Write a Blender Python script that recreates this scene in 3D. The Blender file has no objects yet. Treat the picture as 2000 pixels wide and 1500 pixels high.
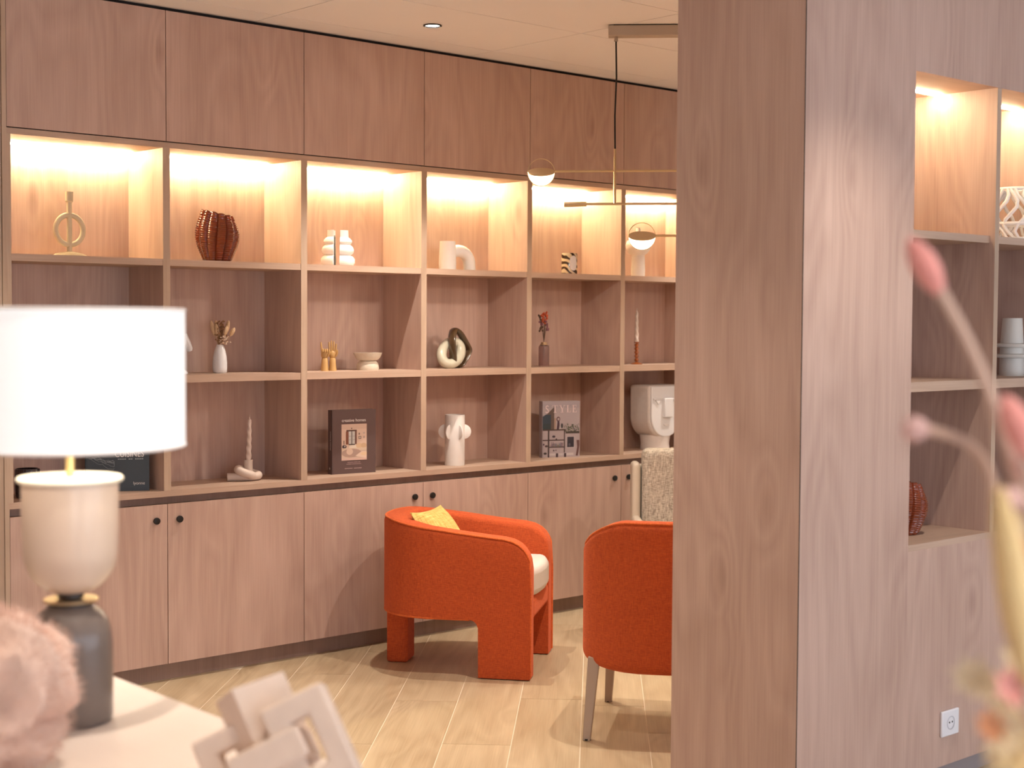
import bpy, bmesh, math, random
from mathutils import Vector, Matrix, Euler
random.seed(7)
PI = math.pi
SC = bpy.context.scene
COL = SC.collection

# ------------------------------------------------------------------ camera
cam_d = bpy.data.cameras.new('camera'); cam = bpy.data.objects.new('camera', cam_d); COL.objects.link(cam)
YAW, PITCH, ROLL = 0.728612, -0.0417378, 0.0055777
fw = Vector((math.sin(YAW)*math.cos(PITCH), math.cos(YAW)*math.cos(PITCH), math.sin(PITCH)))
r0 = Vector((math.cos(YAW), -math.sin(YAW), 0)); u0 = r0.cross(fw)
rt = r0*math.cos(ROLL)+u0*math.sin(ROLL); up = u0*math.cos(ROLL)-r0*math.sin(ROLL)
cam.matrix_world = Matrix(((rt.x, up.x, -fw.x, -2.72646), (rt.y, up.y, -fw.y, -4.99136), (rt.z, up.z, -fw.z, 1.36112), (0, 0, 0, 1)))
cam_d.sensor_width = 36; cam_d.lens = 2897.14*36/2000
cam_d.clip_start = 0.05
cam_d.dof.use_dof = True; cam_d.dof.focus_distance = 5.4; cam_d.dof.aperture_fstop = 0.05215/0.0135
SC.camera = cam

# ------------------------------------------------------------------ world / exposure
wd = bpy.data.worlds.new('overcast_day'); SC.world = wd; wd.use_nodes = True
bg = wd.node_tree.nodes['Background']; bg.inputs[0].default_value = (0.78, 0.86, 1.0, 1); bg.inputs[1].default_value = 3.4
vs = SC.view_settings
vs.view_transform = 'Standard'; vs.look = 'None'; vs.gamma = 1.0; vs.exposure = 0.06; vs.use_curve_mapping = False
SPOT_W = 100.0
WARM = (1.0, 0.885, 0.765)
WARM2 = (1.0, 0.70, 0.40)

# ------------------------------------------------------------------ materials
MATS = {}
def nodes_of(name):
    m = bpy.data.materials.new(name); m.use_nodes = True
    nt = m.node_tree; b = nt.nodes['Principled BSDF']
    return m, nt, b
def plain(name, col, rough=0.5, metal=0.0, noise=0.0, nscale=30, bump=0.0, bscale=80, sheen=0.0, trans=0.0, coat=0.0, emit=None, estr=0.0, ior=1.45, sss=0.0):
    if name in MATS: return MATS[name]
    m, nt, b = nodes_of(name); N = nt.nodes; L = nt.links
    b.inputs['Base Color'].default_value = (*col, 1); b.inputs['Roughness'].default_value = rough
    b.inputs['Metallic'].default_value = metal; b.inputs['IOR'].default_value = ior
    b.inputs['Transmission Weight'].default_value = trans; b.inputs['Coat Weight'].default_value = coat
    b.inputs['Sheen Weight'].default_value = sheen
    if sss: b.inputs['Subsurface Weight'].default_value = sss; b.inputs['Subsurface Radius'].default_value = (.02, .012, .008)
    if emit: b.inputs['Emission Color'].default_value = (*emit, 1); b.inputs['Emission Strength'].default_value = estr
    tc = N.new('ShaderNodeTexCoord')
    if noise:
        n = N.new('ShaderNodeTexNoise'); n.inputs['Scale'].default_value = nscale; n.inputs['Detail'].default_value = 5
        L.new(tc.outputs['Object'], n.inputs['Vector'])
        mx = N.new('ShaderNodeMix'); mx.data_type = 'RGBA'
        mx.inputs[6].default_value = (*[c*(1-noise) for c in col], 1); mx.inputs[7].default_value = (*[min(1, c*(1+noise)) for c in col], 1)
        L.new(n.outputs['Fac'], mx.inputs[0]); L.new(mx.outputs[2], b.inputs['Base Color'])
    if bump:
        n2 = N.new('ShaderNodeTexNoise'); n2.inputs['Scale'].default_value = bscale; n2.inputs['Detail'].default_value = 4
        L.new(tc.outputs['Object'], n2.inputs['Vector'])
        bp = N.new('ShaderNodeBump'); bp.inputs['Strength'].default_value = bump; bp.inputs['Distance'].default_value = 0.004
        L.new(n2.outputs['Fac'], bp.inputs['Height']); L.new(bp.outputs['Normal'], b.inputs['Normal'])
    MATS[name] = m
    return m
def wood(name, light, dark, axis='Z', rough=0.55, k=1.0, knots=True, contrast=1.0):
    """oak veneer: fibres run along `axis`; every object gets its own cut through the log"""
    if name in MATS: return MATS[name]
    m, nt, b = nodes_of(name); N = nt.nodes; L = nt.links
    tc = N.new('ShaderNodeTexCoord'); oi = N.new('ShaderNodeObjectInfo')
    vm = N.new('ShaderNodeVectorMath'); vm.operation = 'SCALE'; vm.inputs[0].default_value = (7.3, 5.1, 9.7)
    L.new(oi.outputs['Random'], vm.inputs['Scale'])
    ad = N.new('ShaderNodeVectorMath'); ad.operation = 'ADD'
    L.new(tc.outputs['Object'], ad.inputs[0]); L.new(vm.outputs[0], ad.inputs[1])
    def mapped(al):
        mp = N.new('ShaderNodeMapping')
        s = [1.0*k]*3; s['XYZ'.index(axis)] = al*k
        mp.inputs['Scale'].default_value = s
        L.new(ad.outputs[0], mp.inputs['Vector']); return mp.outputs[0]
    n0 = N.new('ShaderNodeTexNoise'); n0.inputs['Scale'].default_value = 3.2; n0.inputs['Detail'].default_value = 3
    L.new(mapped(0.28), n0.inputs['Vector'])
    n1 = N.new('ShaderNodeTexNoise'); n1.inputs['Scale'].default_value = 15; n1.inputs['Detail'].default_value = 6; n1.inputs['Distortion'].default_value = 0.8
    L.new(mapped(0.09), n1.inputs['Vector'])
    n2 = N.new('ShaderNodeTexNoise'); n2.inputs['Scale'].default_value = 230; n2.inputs['Detail'].default_value = 2
    L.new(mapped(0.02), n2.inputs['Vector'])
    # growth rings: bands of a slowly drifting field give cathedral figures
    wv = N.new('ShaderNodeMath'); wv.operation = 'MULTIPLY'; wv.inputs[1].default_value = 17.0
    n3 = N.new('ShaderNodeTexNoise'); n3.inputs['Scale'].default_value = 2.6; n3.inputs['Detail'].default_value = 2.5; n3.inputs['Roughness'].default_value = .45
    L.new(mapped(0.20), n3.inputs['Vector']); L.new(n3.outputs['Fac'], wv.inputs[0])
    if knots:
        vo = N.new('ShaderNodeTexVoronoi'); vo.inputs['Scale'].default_value = 4.4; vo.inputs['Randomness'].default_value = 1
        L.new(mapped(0.38), vo.inputs['Vector'])
        kd = N.new('ShaderNodeMapRange'); kd.interpolation_type = 'SMOOTHSTEP'; kd.inputs[1].default_value = .03; kd.inputs[2].default_value = .34; kd.inputs[3].default_value = 1.7; kd.inputs[4].default_value = 0
        L.new(vo.outputs['Distance'], kd.inputs[0])
        w2 = N.new('ShaderNodeMath'); w2.operation = 'ADD'; L.new(wv.outputs[0], w2.inputs[0]); L.new(kd.outputs[0], w2.inputs[1]); wv = w2
    fr = N.new('ShaderNodeMath'); fr.operation = 'PINGPONG'; fr.inputs[1].default_value = 0.5; L.new(wv.outputs[0], fr.inputs[0])
    ring = N.new('ShaderNodeMapRange'); ring.inputs[1].default_value = 0; ring.inputs[2].default_value = .5; ring.inputs[3].default_value = -.5; ring.inputs[4].default_value = .5
    L.new(fr.outputs[0], ring.inputs[0])
    def comb(a, ka, bsock, kb):
        x = N.new('ShaderNodeMath'); x.operation = 'MULTIPLY_ADD'; x.inputs[1].default_value = kb
        L.new(bsock, x.inputs[0])
        if ka is None: x.inputs[2].default_value = a
        else: L.new(a, x.inputs[2])
        return x.outputs[0]
    c = contrast
    f = comb(0.5-(.5*(.60+.50+.40))*c, None, n0.outputs['Fac'], .60*c)
    f = comb(f, 1, n1.outputs['Fac'], .50*c)
    f = comb(f, 1, n2.outputs['Fac'], .40*c)
    f = comb(f, 1, ring.outputs[0], .15*c)
    if knots:
        kr = N.new('ShaderNodeMapRange'); kr.inputs[1].default_value = 0.02; kr.inputs[2].default_value = 0.12; kr.inputs[3].default_value = -.34; kr.inputs[4].default_value = 0
        L.new(vo.outputs['Distance'], kr.inputs[0])
        f = comb(f, 1, kr.outputs[0], 1.0*c)
    cr = N.new('ShaderNodeValToRGB')
    cr.color_ramp.elements[0].position = 0.08; cr.color_ramp.elements[0].color = (*dark, 1)
    cr.color_ramp.elements[1].position = 0.80; cr.color_ramp.elements[1].color = (*light, 1)
    L.new(f, cr.inputs[0]); L.new(cr.outputs[0], b.inputs['Base Color'])
    b.inputs['Roughness'].default_value = rough
    bp = N.new('ShaderNodeBump'); bp.inputs['Strength'].default_value = .12; bp.inputs['Distance'].default_value = .002
    L.new(n2.outputs['Fac'], bp.inputs['Height']); L.new(bp.outputs['Normal'], b.inputs['Normal'])
    MATS[name] = m
    return m
def fabric(name, c1, c2, scale=260, bump=.5, sheen=.4, rough=.9):
    if name in MATS: return MATS[name]
    m, nt, b = nodes_of(name); N = nt.nodes; L = nt.links
    tc = N.new('ShaderNodeTexCoord')
    def str_noise(s):
        mp = N.new('ShaderNodeMapping'); mp.inputs['Scale'].default_value = s; L.new(tc.outputs['Object'], mp.inputs['Vector'])
        n = N.new('ShaderNodeTexNoise'); n.inputs['Scale'].default_value = scale; n.inputs['Detail'].default_value = 2; L.new(mp.outputs[0], n.inputs['Vector']); return n.outputs['Fac']
    a = str_noise((1, 1, .12)); c = str_noise((.15, .15, 1))
    sm = N.new('ShaderNodeMath'); sm.operation = 'ADD'; L.new(a, sm.inputs[0]); L.new(c, sm.inputs[1])
    mr = N.new('ShaderNodeMapRange'); mr.inputs[1].default_value = .65; mr.inputs[2].default_value = 1.35; L.new(sm.outputs[0], mr.inputs[0])
    mx = N.new('ShaderNodeMix'); mx.data_type = 'RGBA'; mx.inputs[6].default_value = (*c1, 1); mx.inputs[7].default_value = (*c2, 1)
    L.new(mr.outputs[0], mx.inputs[0]); L.new(mx.outputs[2], b.inputs['Base Color'])
    b.inputs['Roughness'].default_value = rough; b.inputs['Sheen Weight'].default_value = sheen; b.inputs['Sheen Tint'].default_value = (*[min(1, x*1.4+.1) for x in c2], 1)
    bp = N.new('ShaderNodeBump'); bp.inputs['Strength'].default_value = bump; bp.inputs['Distance'].default_value = .002
    L.new(sm.outputs[0], bp.inputs['Height']); L.new(bp.outputs['Normal'], b.inputs['Normal'])
    MATS[name] = m
    return m
def emitter(name, col, s):
    if name in MATS: return MATS[name]
    m, nt, b = nodes_of(name)
    b.inputs['Base Color'].default_value = (.8, .8, .8, 1)
    b.inputs['Emission Color'].default_value = (*col, 1); b.inputs['Emission Strength'].default_value = s
    MATS[name] = m
    return m
def print_mat():
    if 'cover_print' in MATS: return MATS['cover_print']
    m, nt, b = nodes_of('cover_print')
    a = nt.nodes.new('ShaderNodeVertexColor'); a.layer_name = 'Col'
    nt.links.new(a.outputs['Color'], b.inputs['Base Color']); b.inputs['Roughness'].default_value = .45
    MATS['cover_print'] = m
    return m

WL, WD = (0.62, 0.435, 0.355), (0.375, 0.235, 0.185)
OAK_V = wood('oak_veneer_upright', WL, WD, 'Z')
OAK_H = wood('oak_veneer_level', (0.60, 0.43, 0.325), (0.38, 0.25, 0.18), 'X', knots=False)
OAK_E = wood('oak_edge_upright', (0.58, 0.43, 0.32), (0.38, 0.26, 0.18), 'Z', knots=False)
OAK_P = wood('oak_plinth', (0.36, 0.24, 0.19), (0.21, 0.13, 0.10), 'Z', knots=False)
PLANK = wood('oak_look_floor_tile', (0.55, 0.43, 0.28), (0.35, 0.245, 0.14), 'X', rough=.36, contrast=1.35)
TABLEW = wood('pale_table_top', (0.82, 0.70, 0.62), (0.74, 0.60, 0.51), 'Y', knots=False, contrast=.6)
GROUT = plain('pale_grout', (.72, .62, .48), .8)
CEIL = plain('ceiling_board', (.88, .86, .86), .9, noise=.03, nscale=300)
CEILG = plain('ceiling_groove', (.60, .54, .50), .9)
BLACK = plain('black_metal', (.012, .011, .011), .4)
DARKGAP = plain('dark_gap', (.02, .016, .015), .9)
WHITE = plain('white_ceramic', (.82, .79, .76), .55, noise=.03, bump=.05)
WHITEG = plain('white_glazed_ceramic', (.76, .75, .75), .25, noise=.08, nscale=60)
CREAM = plain('cream_stoneware', (.66, .58, .47), .6, noise=.10, nscale=90, bump=.1)
BRASS = plain('brushed_brass', (.62, .47, .28), .32, metal=.9)
GOLDW = plain('golden_wood', (.56, .34, .13), .45, noise=.18, nscale=20)
ORANGE = fabric('orange_wool', (.40, .050, .009), (.62, .110, .020), scale=420)
ORANGEP = fabric('orange_piping', (.50, .075, .012), (.74, .16, .03))
TWEED = fabric('tweed', (.16, .12, .09), (.68, .60, .50), scale=330, sheen=.2)
BEIGEV = plain('beige_vinyl', (.60, .52, .42), .5, noise=.03)
SEATW = plain('pale_seat_vinyl', (.66, .60, .54), .5, noise=.03)
YELLOW = fabric('mustard_weave', (.42, .26, .04), (.80, .60, .20), scale=130, bump=.9)
TRAV = plain('travertine', (.80, .63, .51), .65, noise=.14, nscale=26, bump=.25, bscale=60)
LEGW = plain('taupe_lacquered_leg', (.44, .34, .27), .4)
WALLP = plain('pale_plaster', (.72, .66, .62), .9, noise=.03)

# ------------------------------------------------------------------ mesh helpers
class G:
    def __init__(s): s.v = []; s.f = []
    def add(s, vs_, fs_):
        o = len(s.v); s.v += [tuple(x) for x in vs_]; s.f += [tuple(i+o for i in f) for f in fs_]; return s
    def box(s, x0, x1, y0, y1, z0, z1):
        return s.add([(x0, y0, z0), (x1, y0, z0), (x1, y1, z0), (x0, y1, z0), (x0, y0, z1), (x1, y0, z1), (x1, y1, z1), (x0, y1, z1)],
                     [(0, 3, 2, 1), (4, 5, 6, 7), (0, 1, 5, 4), (1, 2, 6, 5), (2, 3, 7, 6), (3, 0, 4, 7)])
    def lathe(s, prof, n=32, c=(0, 0), a0=0, a1=2*PI, cap=True, rmod=None):
        full = abs(a1-a0-2*PI) < 1e-6
        m = n if full else n+1
        vs_ = []; fs_ = []
        for (r, z) in prof:
            for i in range(m):
                a = a0+(a1-a0)*i/n
                rr = r*(rmod(a, z) if rmod else 1)
                vs_.append((c[0]+rr*math.cos(a), c[1]+rr*math.sin(a), z))
        P = len(prof)
        for j in range(P-1):
            for i in range(n if full else n):
                i2 = (i+1) % m
                fs_.append((j*m+i, j*m+i2, (j+1)*m+i2, (j+1)*m+i))
        if cap:
            fs_.append(tuple(reversed(range(m)))); fs_.append(tuple(range((P-1)*m, P*m)))
            if not full:
                fs_.append(tuple([j*m for j in range(P)])); fs_.append(tuple([j*m+n for j in reversed(range(P))]))
        return s.add(vs_, fs_)
    def tube(s, pts, r, n=10, closed=False, cap=True, flat=None):
        """swept round (or elliptical, flat=(a,b,upvec)) section along pts"""
        pts = [Vector(p) for p in pts]; K = len(pts)
        rs = r if isinstance(r, (list, tuple)) else [r]*K
        vs_ = []; fs_ = []
        t0 = (pts[1]-pts[0]).normalized()
        ref = Vector((0, 0, 1)) if abs(t0.z) < .9 else Vector((1, 0, 0))
        nrm = (ref-t0*ref.dot(t0)).normalized()
        for k in range(K):
            if closed: t = pts[(k+1) % K]-pts[k-1]
            else: t = pts[min(k+1, K-1)]-pts[max(k-1, 0)]
            t.normalize()
            nrm = (nrm-t*nrm.dot(t)).normalized(); bi = t.cross(nrm)
            for i in range(n):
                a = 2*PI*i/n
                if flat:
                    u = Vector(flat[2]); w = t.cross(u).normalized(); u2 = w.cross(t).normalized()
                    d = w*(flat[0]*math.cos(a))+u2*(flat[1]*math.sin(a))
                else: d = (nrm*math.cos(a)+bi*math.sin(a))*rs[k]
                vs_.append(pts[k]+d)
        for k in range(K if closed else K-1):
            k2 = (k+1) % K
            for i in range(n):
                i2 = (i+1) % n
                fs_.append((k*n+i, k*n+i2, k2*n+i2, k2*n+i))
        if cap and not closed:
            fs_.append(tuple(reversed(range(n)))); fs_.append(tuple(range((K-1)*n, K*n)))
        return s.add(vs_, fs_)
    def prism(s, poly, z0, z1):
        n = len(poly)
        return s.add([(x, y, z0) for x, y in poly]+[(x, y, z1) for x, y in poly],
                     [tuple(reversed(range(n))), tuple(range(n, 2*n))]+[(i, (i+1) % n, n+(i+1) % n, n+i) for i in range(n)])
    def ball(s, c, r, n=16, m=10, rot=None):
        rx, ry, rz = r if isinstance(r, (tuple, list)) else (r, r, r)
        vs_ = []; fs_ = []
        R = rot or Matrix.Identity(3)
        for j in range(m+1):
            th = PI*j/m
            for i in range(n):
                a = 2*PI*i/n
                vs_.append(Vector(c)+R @ Vector((rx*math.sin(th)*math.cos(a), ry*math.sin(th)*math.sin(a), -rz*math.cos(th))))
        for j in range(m):
            for i in range(n): fs_.append((j*n+i, j*n+(i+1) % n, (j+1)*n+(i+1) % n, (j+1)*n+i))
        return s.add(vs_, fs_)
    def xf(s, M):
        s.v = [tuple(M @ Vector(p)) for p in s.v]; return s
    def mesh(s, name, smooth=False, weld=False):
        me = bpy.data.meshes.new(name); me.from_pydata(s.v, [], s.f)
        bm = bmesh.new(); bm.from_mesh(me)
        bmesh.ops.remove_doubles(bm, verts=bm.verts, dist=1e-6)
        bmesh.ops.recalc_face_normals(bm, faces=bm.faces)
        bm.to_mesh(me); bm.free()
        if smooth:
            for p in me.polygons: p.use_smooth = True
        return me
    def build(s, name, mat, parent=None, smooth=False, bevel=0, seg=2, loc=None, sub=0, rot=None):
        me = s.mesh(name, smooth or bevel > 0 or sub > 0)
        return link(name, me, mat, parent, bevel, seg, loc, sub, smooth, rot)
def link(name, me, mat, parent=None, bevel=0, seg=2, loc=None, sub=0, smooth=False, rot=None):
    if mat and not me.materials: me.materials.append(mat)
    o = bpy.data.objects.new(name, me); COL.objects.link(o)
    if parent: o.parent = parent
    if loc: o.location = loc
    if rot: o.rotation_euler = rot
    if bevel:
        b = o.modifiers.new('bevel', 'BEVEL'); b.width = bevel; b.segments = seg; b.limit_method = 'ANGLE'; b.angle_limit = math.radians(40); b.harden_normals = False
    if sub:
        b = o.modifiers.new('sub', 'SUBSURF'); b.levels = sub; b.render_levels = sub
    if bevel and not smooth or smooth:
        try:
            for p in me.polygons: p.use_smooth = True
            me.set_sharp_from_angle(angle=math.radians(38))
        except Exception: pass
    return o
def tag(o, label=None, cat=None, group=None, kind=None):
    if label: o['label'] = label
    if cat: o['category'] = cat
    if group: o['group'] = group
    if kind: o['kind'] = kind
    return o
def thing(name, label, cat, loc=(0, 0, 0), rot=(0, 0, 0), group=None):
    o = bpy.data.objects.new(name, None); COL.objects.link(o); o.location = loc; o.rotation_euler = rot; o.empty_display_size = .05
    return tag(o, label, cat, group)
def copy_tree(o, parent=None):
    c = o.copy(); COL.objects.link(c); c.parent = parent
    for ch in list(o.children): copy_tree(ch, c)
    return c
def text_mesh(txt, size, name, mat, parent, loc, rot=(PI/2, 0, 0), align='CENTER', spacing=1.0, xs=1.0):
    cu = bpy.data.curves.new('t', 'FONT'); cu.body = txt; cu.size = size; cu.align_x = align; cu.space_character = spacing
    to = bpy.data.objects.new('t', cu); COL.objects.link(to)
    bpy.context.view_layer.update()
    me = bpy.data.meshes.new_from_object(to.evaluated_get(bpy.context.evaluated_depsgraph_get()))
    bpy.data.objects.remove(to); bpy.data.curves.remove(cu)
    me.name = name; me.materials.clear()
    o = link(name, me, mat, parent); o.location = loc; o.rotation_euler = rot; o.scale = (xs, 1, 1)
    return o
def rects_mesh(name, rects, parent, loc, rot=(PI/2, 0, 0)):
    """flat printed picture: list of (polygon [(x,y)..], colour) painted later-over-earlier"""
    vs_ = []; fs_ = []; cs = []
    for k, (poly, c) in enumerate(rects):
        o = len(vs_)
        vs_ += [(x, y, k*2e-5) for x, y in poly]; fs_.append(tuple(range(o, o+len(poly)))); cs.append(c)
    me = bpy.data.meshes.new(name); me.from_pydata(vs_, [], fs_)
    ca = me.color_attributes.new('Col', 'FLOAT_COLOR', 'CORNER')
    for p in me.polygons:
        for li in p.loop_indices: ca.data[li].color = (*cs[p.index], 1)
    o = link(name, me, print_mat(), parent); o.location = loc; o.rotation_euler = rot
    return o
def R4(x0, x1, y0, y1): return [(x0, y0), (x1, y0), (x1, y1), (x0, y1)]
def circ(cx, cy, rx, ry, n=14): return [(cx+rx*math.cos(2*PI*i/n), cy+ry*math.sin(2*PI*i/n)) for i in range(n)]
def clip_poly(poly, xa, xb, ya, yb):
    def cl(P, ins, inter):
        out = []
        for i in range(len(P)):
            a, b = P[i], P[(i+1) % len(P)]
            if ins(a):
                out.append(a)
                if not ins(b): out.append(inter(a, b))
            elif ins(b): out.append(inter(a, b))
        return out
    def ix(v): return lambda a, b: (v, a[1]+(b[1]-a[1])*(v-a[0])/(b[0]-a[0]))
    def iy(v): return lambda a, b: (a[0]+(b[0]-a[0])*(v-a[1])/(b[1]-a[1]), v)
    for ins, it in ((lambda q: q[0] >= xa, ix(xa)), (lambda q: q[0] <= xb, ix(xb)), (lambda q: q[1] >= ya, iy(ya)), (lambda q: q[1] <= yb, iy(yb))):
        poly = cl(poly, ins, it)
        if len(poly) < 3: return []
    return poly

# ================================================================== SETTING
XA, XB, YA, YB, HC = -4.2, 4.9, -7.6, 0.30, 2.52
floor = tag(G().box(XA, XB, YA, YB, -.10, -.0007).build('floor', GROUT), kind='structure')
# floor tiles: wood-look planks laid at 45 degrees, long joints at x-y = 1.575+.315k
PWc, PLs, GAPP = .315/math.sqrt(2), 1.87/math.sqrt(2), .0026
full_me = G().box(-PLs/2+GAPP/2, PLs/2-GAPP/2, -PWc/2+GAPP/2, PWc/2-GAPP/2, -.008, 0).mesh('plank')
offs = {0: -1.05, -1: -.295, -2: -1.08, -3: .23, 1: -.21}
rr = random.Random(3)
for k in range(-60, 60):
    c0 = 1.575+.315*k; cm = c0+.1575
    s0 = offs.get(k, rr.uniform(0, 1.87))
    for j in range(-9, 9):
        sm = s0+1.87*(j+.5)
        cx, cy = (sm+cm)/2, (sm-cm)/2
        hl, hw = PLs/2-GAPP/2, PWc/2-GAPP/2
        q = math.sqrt(.5)
        loc2w = lambda a, b: (cx+q*(a-b)*1.0, cy+q*(a+b)*1.0)
        poly = [loc2w(a, b) for a, b in ((-hl, -hw), (hl, -hw), (hl, hw), (-hl, hw))]
        cp = clip_poly(poly, XA+.01, XB-.01, YA+.01, .035)
        if len(cp) < 3: continue
        area = abs(sum(cp[i][0]*cp[(i+1) % len(cp)][1]-cp[(i+1) % len(cp)][0]*cp[i][1] for i in range(len(cp))))/2
        if area < .0015: continue
        if area > .998*4*hl*hw: me = full_me
        else:
            lp = [((x-cx)*q+(y-cy)*q, -(x-cx)*q+(y-cy)*q) for x, y in cp]
            me = G().prism(lp, -.008, 0).mesh('plank')
        o = link('plank', me, PLANK, floor); o.location = (cx, cy, 0); o.rotation_euler = (0, 0, PI/4)

ceiling = tag(G().box(XA, XB, YA, YB, HC+.008, HC+.12).build('ceiling', CEILG), kind='structure')
xs_ = [XA]+[.39+1.085*k for k in range(-4, 5) if XA < .39+1.085*k < XB]+[XB]
ys_ = [YA]+[-.15-.54*k for k in range(14, -1, -1) if YA < -.15-.54*k]+[.02]
for i in range(len(xs_)-1):
    for j in range(len(ys_)-1):
        G().box(xs_[i]+.0022, xs_[i+1]-.0022, ys_[j]+.0022, ys_[j+1]-.0022, HC, HC+.012).build('ceiling_tile', CEIL, ceiling)

tag(G().box(XA-.1, XB+.1, YB, YB+.12, 0, HC+.1).build('wall_back', WALLP), kind='structure')
tag(G().box(XA-.12, XA, YA, YB, 0, HC+.1).build('wall_left', WALLP), kind='structure')
tag(G().box(XB, XB+.12, YA, YB, 0, HC+.1).build('wall_right', WALLP), kind='structure')
wf = G()
wf.box(XA, XB, YA-.15, YA, 0, .12).box(XA, XB, YA-.15, YA, 2.10, HC+.1).box(XA, XA+.25, YA-.15, YA, .12, 2.10).box(XB-.25, XB, YA-.15, YA, .12, 2.10)
tag(wf.build('wall_front', WALLP), kind='structure')
FRM = plain('window_frame_grey', (.25, .25, .26), .4)
for i in range(4):
    x0 = XA+.25+i*(XB-XA-.5)/4; x1 = x0+(XB-XA-.5)/4
    g = G().box(x0, x0+.05, YA-.1, YA-.04, .12, 2.10).box(x1-.05, x1, YA-.1, YA-.04, .12, 2.10).box(x0, x1, YA-.1, YA-.04, .12, .18).box(x0, x1, YA-.1, YA-.04, 2.04, 2.10)
    tag(g.build('window_%d' % (i+1), FRM), kind='structure')
# wood-clad wall left of the bookcase
wl = tag(G().box(XA, -.625, .03, YB, 0, HC).build('wall_panel_back', DARKGAP), kind='structure')
wl.name = 'wall_cladding'
G().box(-.748, -.628, .004, .03, .003, 2.505).build('panel', OAK_E, wl)
for i in range(5):
    x1 = -.752-i*.72; x0 = max(XA+.01, x1-.716)
    G().box(x0, x1, .004, .03, .003, 2.505).build('panel', OAK_V, wl)

# ------------------------------------------------------------------ partition wall with lit niche
PY0, PY1, PX0, PX1 = -2.614, -2.172, .405, 3.05
NX = [.908, 1.345, 1.368, 1.805, 1.828, 2.265]; NZ0, NZ1 = .732, 2.072; NB = -2.33
core = G().box(PX0+.02, PX1, -2.31, PY1-.02, 0, HC).box(PX0+.02, NX[0]-.02, PY0+.02, -2.31, .06, HC).box(NX[5]+.02, PX1, PY0+.02, -2.31, .06, HC)
core.box(NX[0]-.02, NX[5]+.02, PY0+.02, -2.31, .06, NZ0-.02).box(NX[0]-.02, NX[5]+.02, PY0+.02, -2.31, NZ1+.02, HC)
part = tag(core.build('wall_partition', DARKGAP), kind='structure')
def pp(name, mat, *b): return G().box(*b).build(name, mat, part)
pp('end_panel', OAK_V, PX0, PX0+.018, PY0+.002, PY1, .0, HC-.001)
pp('panel', OAK_V, PX0+.0005, NX[0], PY0, PY0+.02, .06, HC-.001)
pp('panel', OAK_V, NX[0], NX[5], PY0, PY0+.02, .06, NZ0-.018)
pp('panel', OAK_V, NX[0], NX[5], PY0, PY0+.02, NZ1+.0, HC-.001)
pp('panel', OAK_V, NX[5], PX1, PY0, PY0+.02, .06, HC-.001)
pp('panel', OAK_V, PX0+.018, PX1, PY1-.018, PY1, .0, HC-.001)
pp('plinth', plain('grey_plinth', (.30, .26, .26), .6), PX0+.02, PX1, PY0+.028, PY0+.04, 0, .06)
pp('niche_sill', OAK_H, NX[0], NX[5], PY0, -2.31, NZ0-.018, NZ0)
pp('niche_top', OAK_H, NX[0], NX[5], PY0+.02, -2.31, NZ1, NZ1+.018)
pp('niche_side', OAK_V, NX[0]-.018, NX[0], PY0+.02, -2.31, NZ0, NZ1)
pp('niche_side', OAK_V, NX[5], NX[5]+.018, PY0+.02, -2.31, NZ0, NZ1)
LED = emitter('led_strip_glow', (1.0, .86, .50), 185.0)
LEDN = emitter('niche_led_glow', (1.0, .87, .56), 110.0)
for i in (0, 2, 4):
    pp('niche_back', OAK_V, NX[i], NX[i+1], NB, NB+.018, NZ0, NZ1)
    if i < 4: pp('divider', OAK_V, NX[i+1], NX[i+2], PY0+.003, NB, NZ0, NZ1); pp('edge_band', OAK_E, NX[i+1], NX[i+2], PY0+.002, PY0+.003, NZ0, NZ1)
    pp('shelf', OAK_H, NX[i], NX[i+1], -2.594, NB, 1.608, 1.630)
    pp('shelf', OAK_H, NX[i], NX[i+1], -2.590, NB, 1.167, 1.195)
    pp('led_strip', LEDN, NX[i]+.004, NX[i+1]-.004, -2.424, -2.412, NZ1-.006, NZ1-.0005)
pp('corner_joint_line', DARKGAP, PX0-.0, PX0+.001, PY0-.0005, PY0+.0018, .0, HC-.002)  # fine dark joint line along the partition's front corner
# wall socket
so = thing('wall_socket', 'white square power socket on the pale wood partition wall', 'socket', (1.132, PY0, .186))
G().box(-.045, .045, -.009, 0, -.038, .038).build('plate', plain('socket_white', (.80, .80, .84), .35), so, bevel=.003)
rg = G().lathe([(.0175, 0), (.0205, 0), (.0205, .0008), (.0175, .0008)], 24, cap=False)
rg.xf(Matrix.Translation((0, -.009, 0)) @ Matrix.Rotation(PI/2, 4, 'X')).build('well_rim', plain('socket_shade', (.55, .55, .60), .5), so)
for sx in (-1, 1):
    G().lathe([(.0028, 0), (.0028, .001)], 10).xf(Matrix.Translation((sx*.0075, -.009, .002)) @ Matrix.Rotation(PI/2, 4, 'X')).build('pin_hole', BLACK, so)

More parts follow.
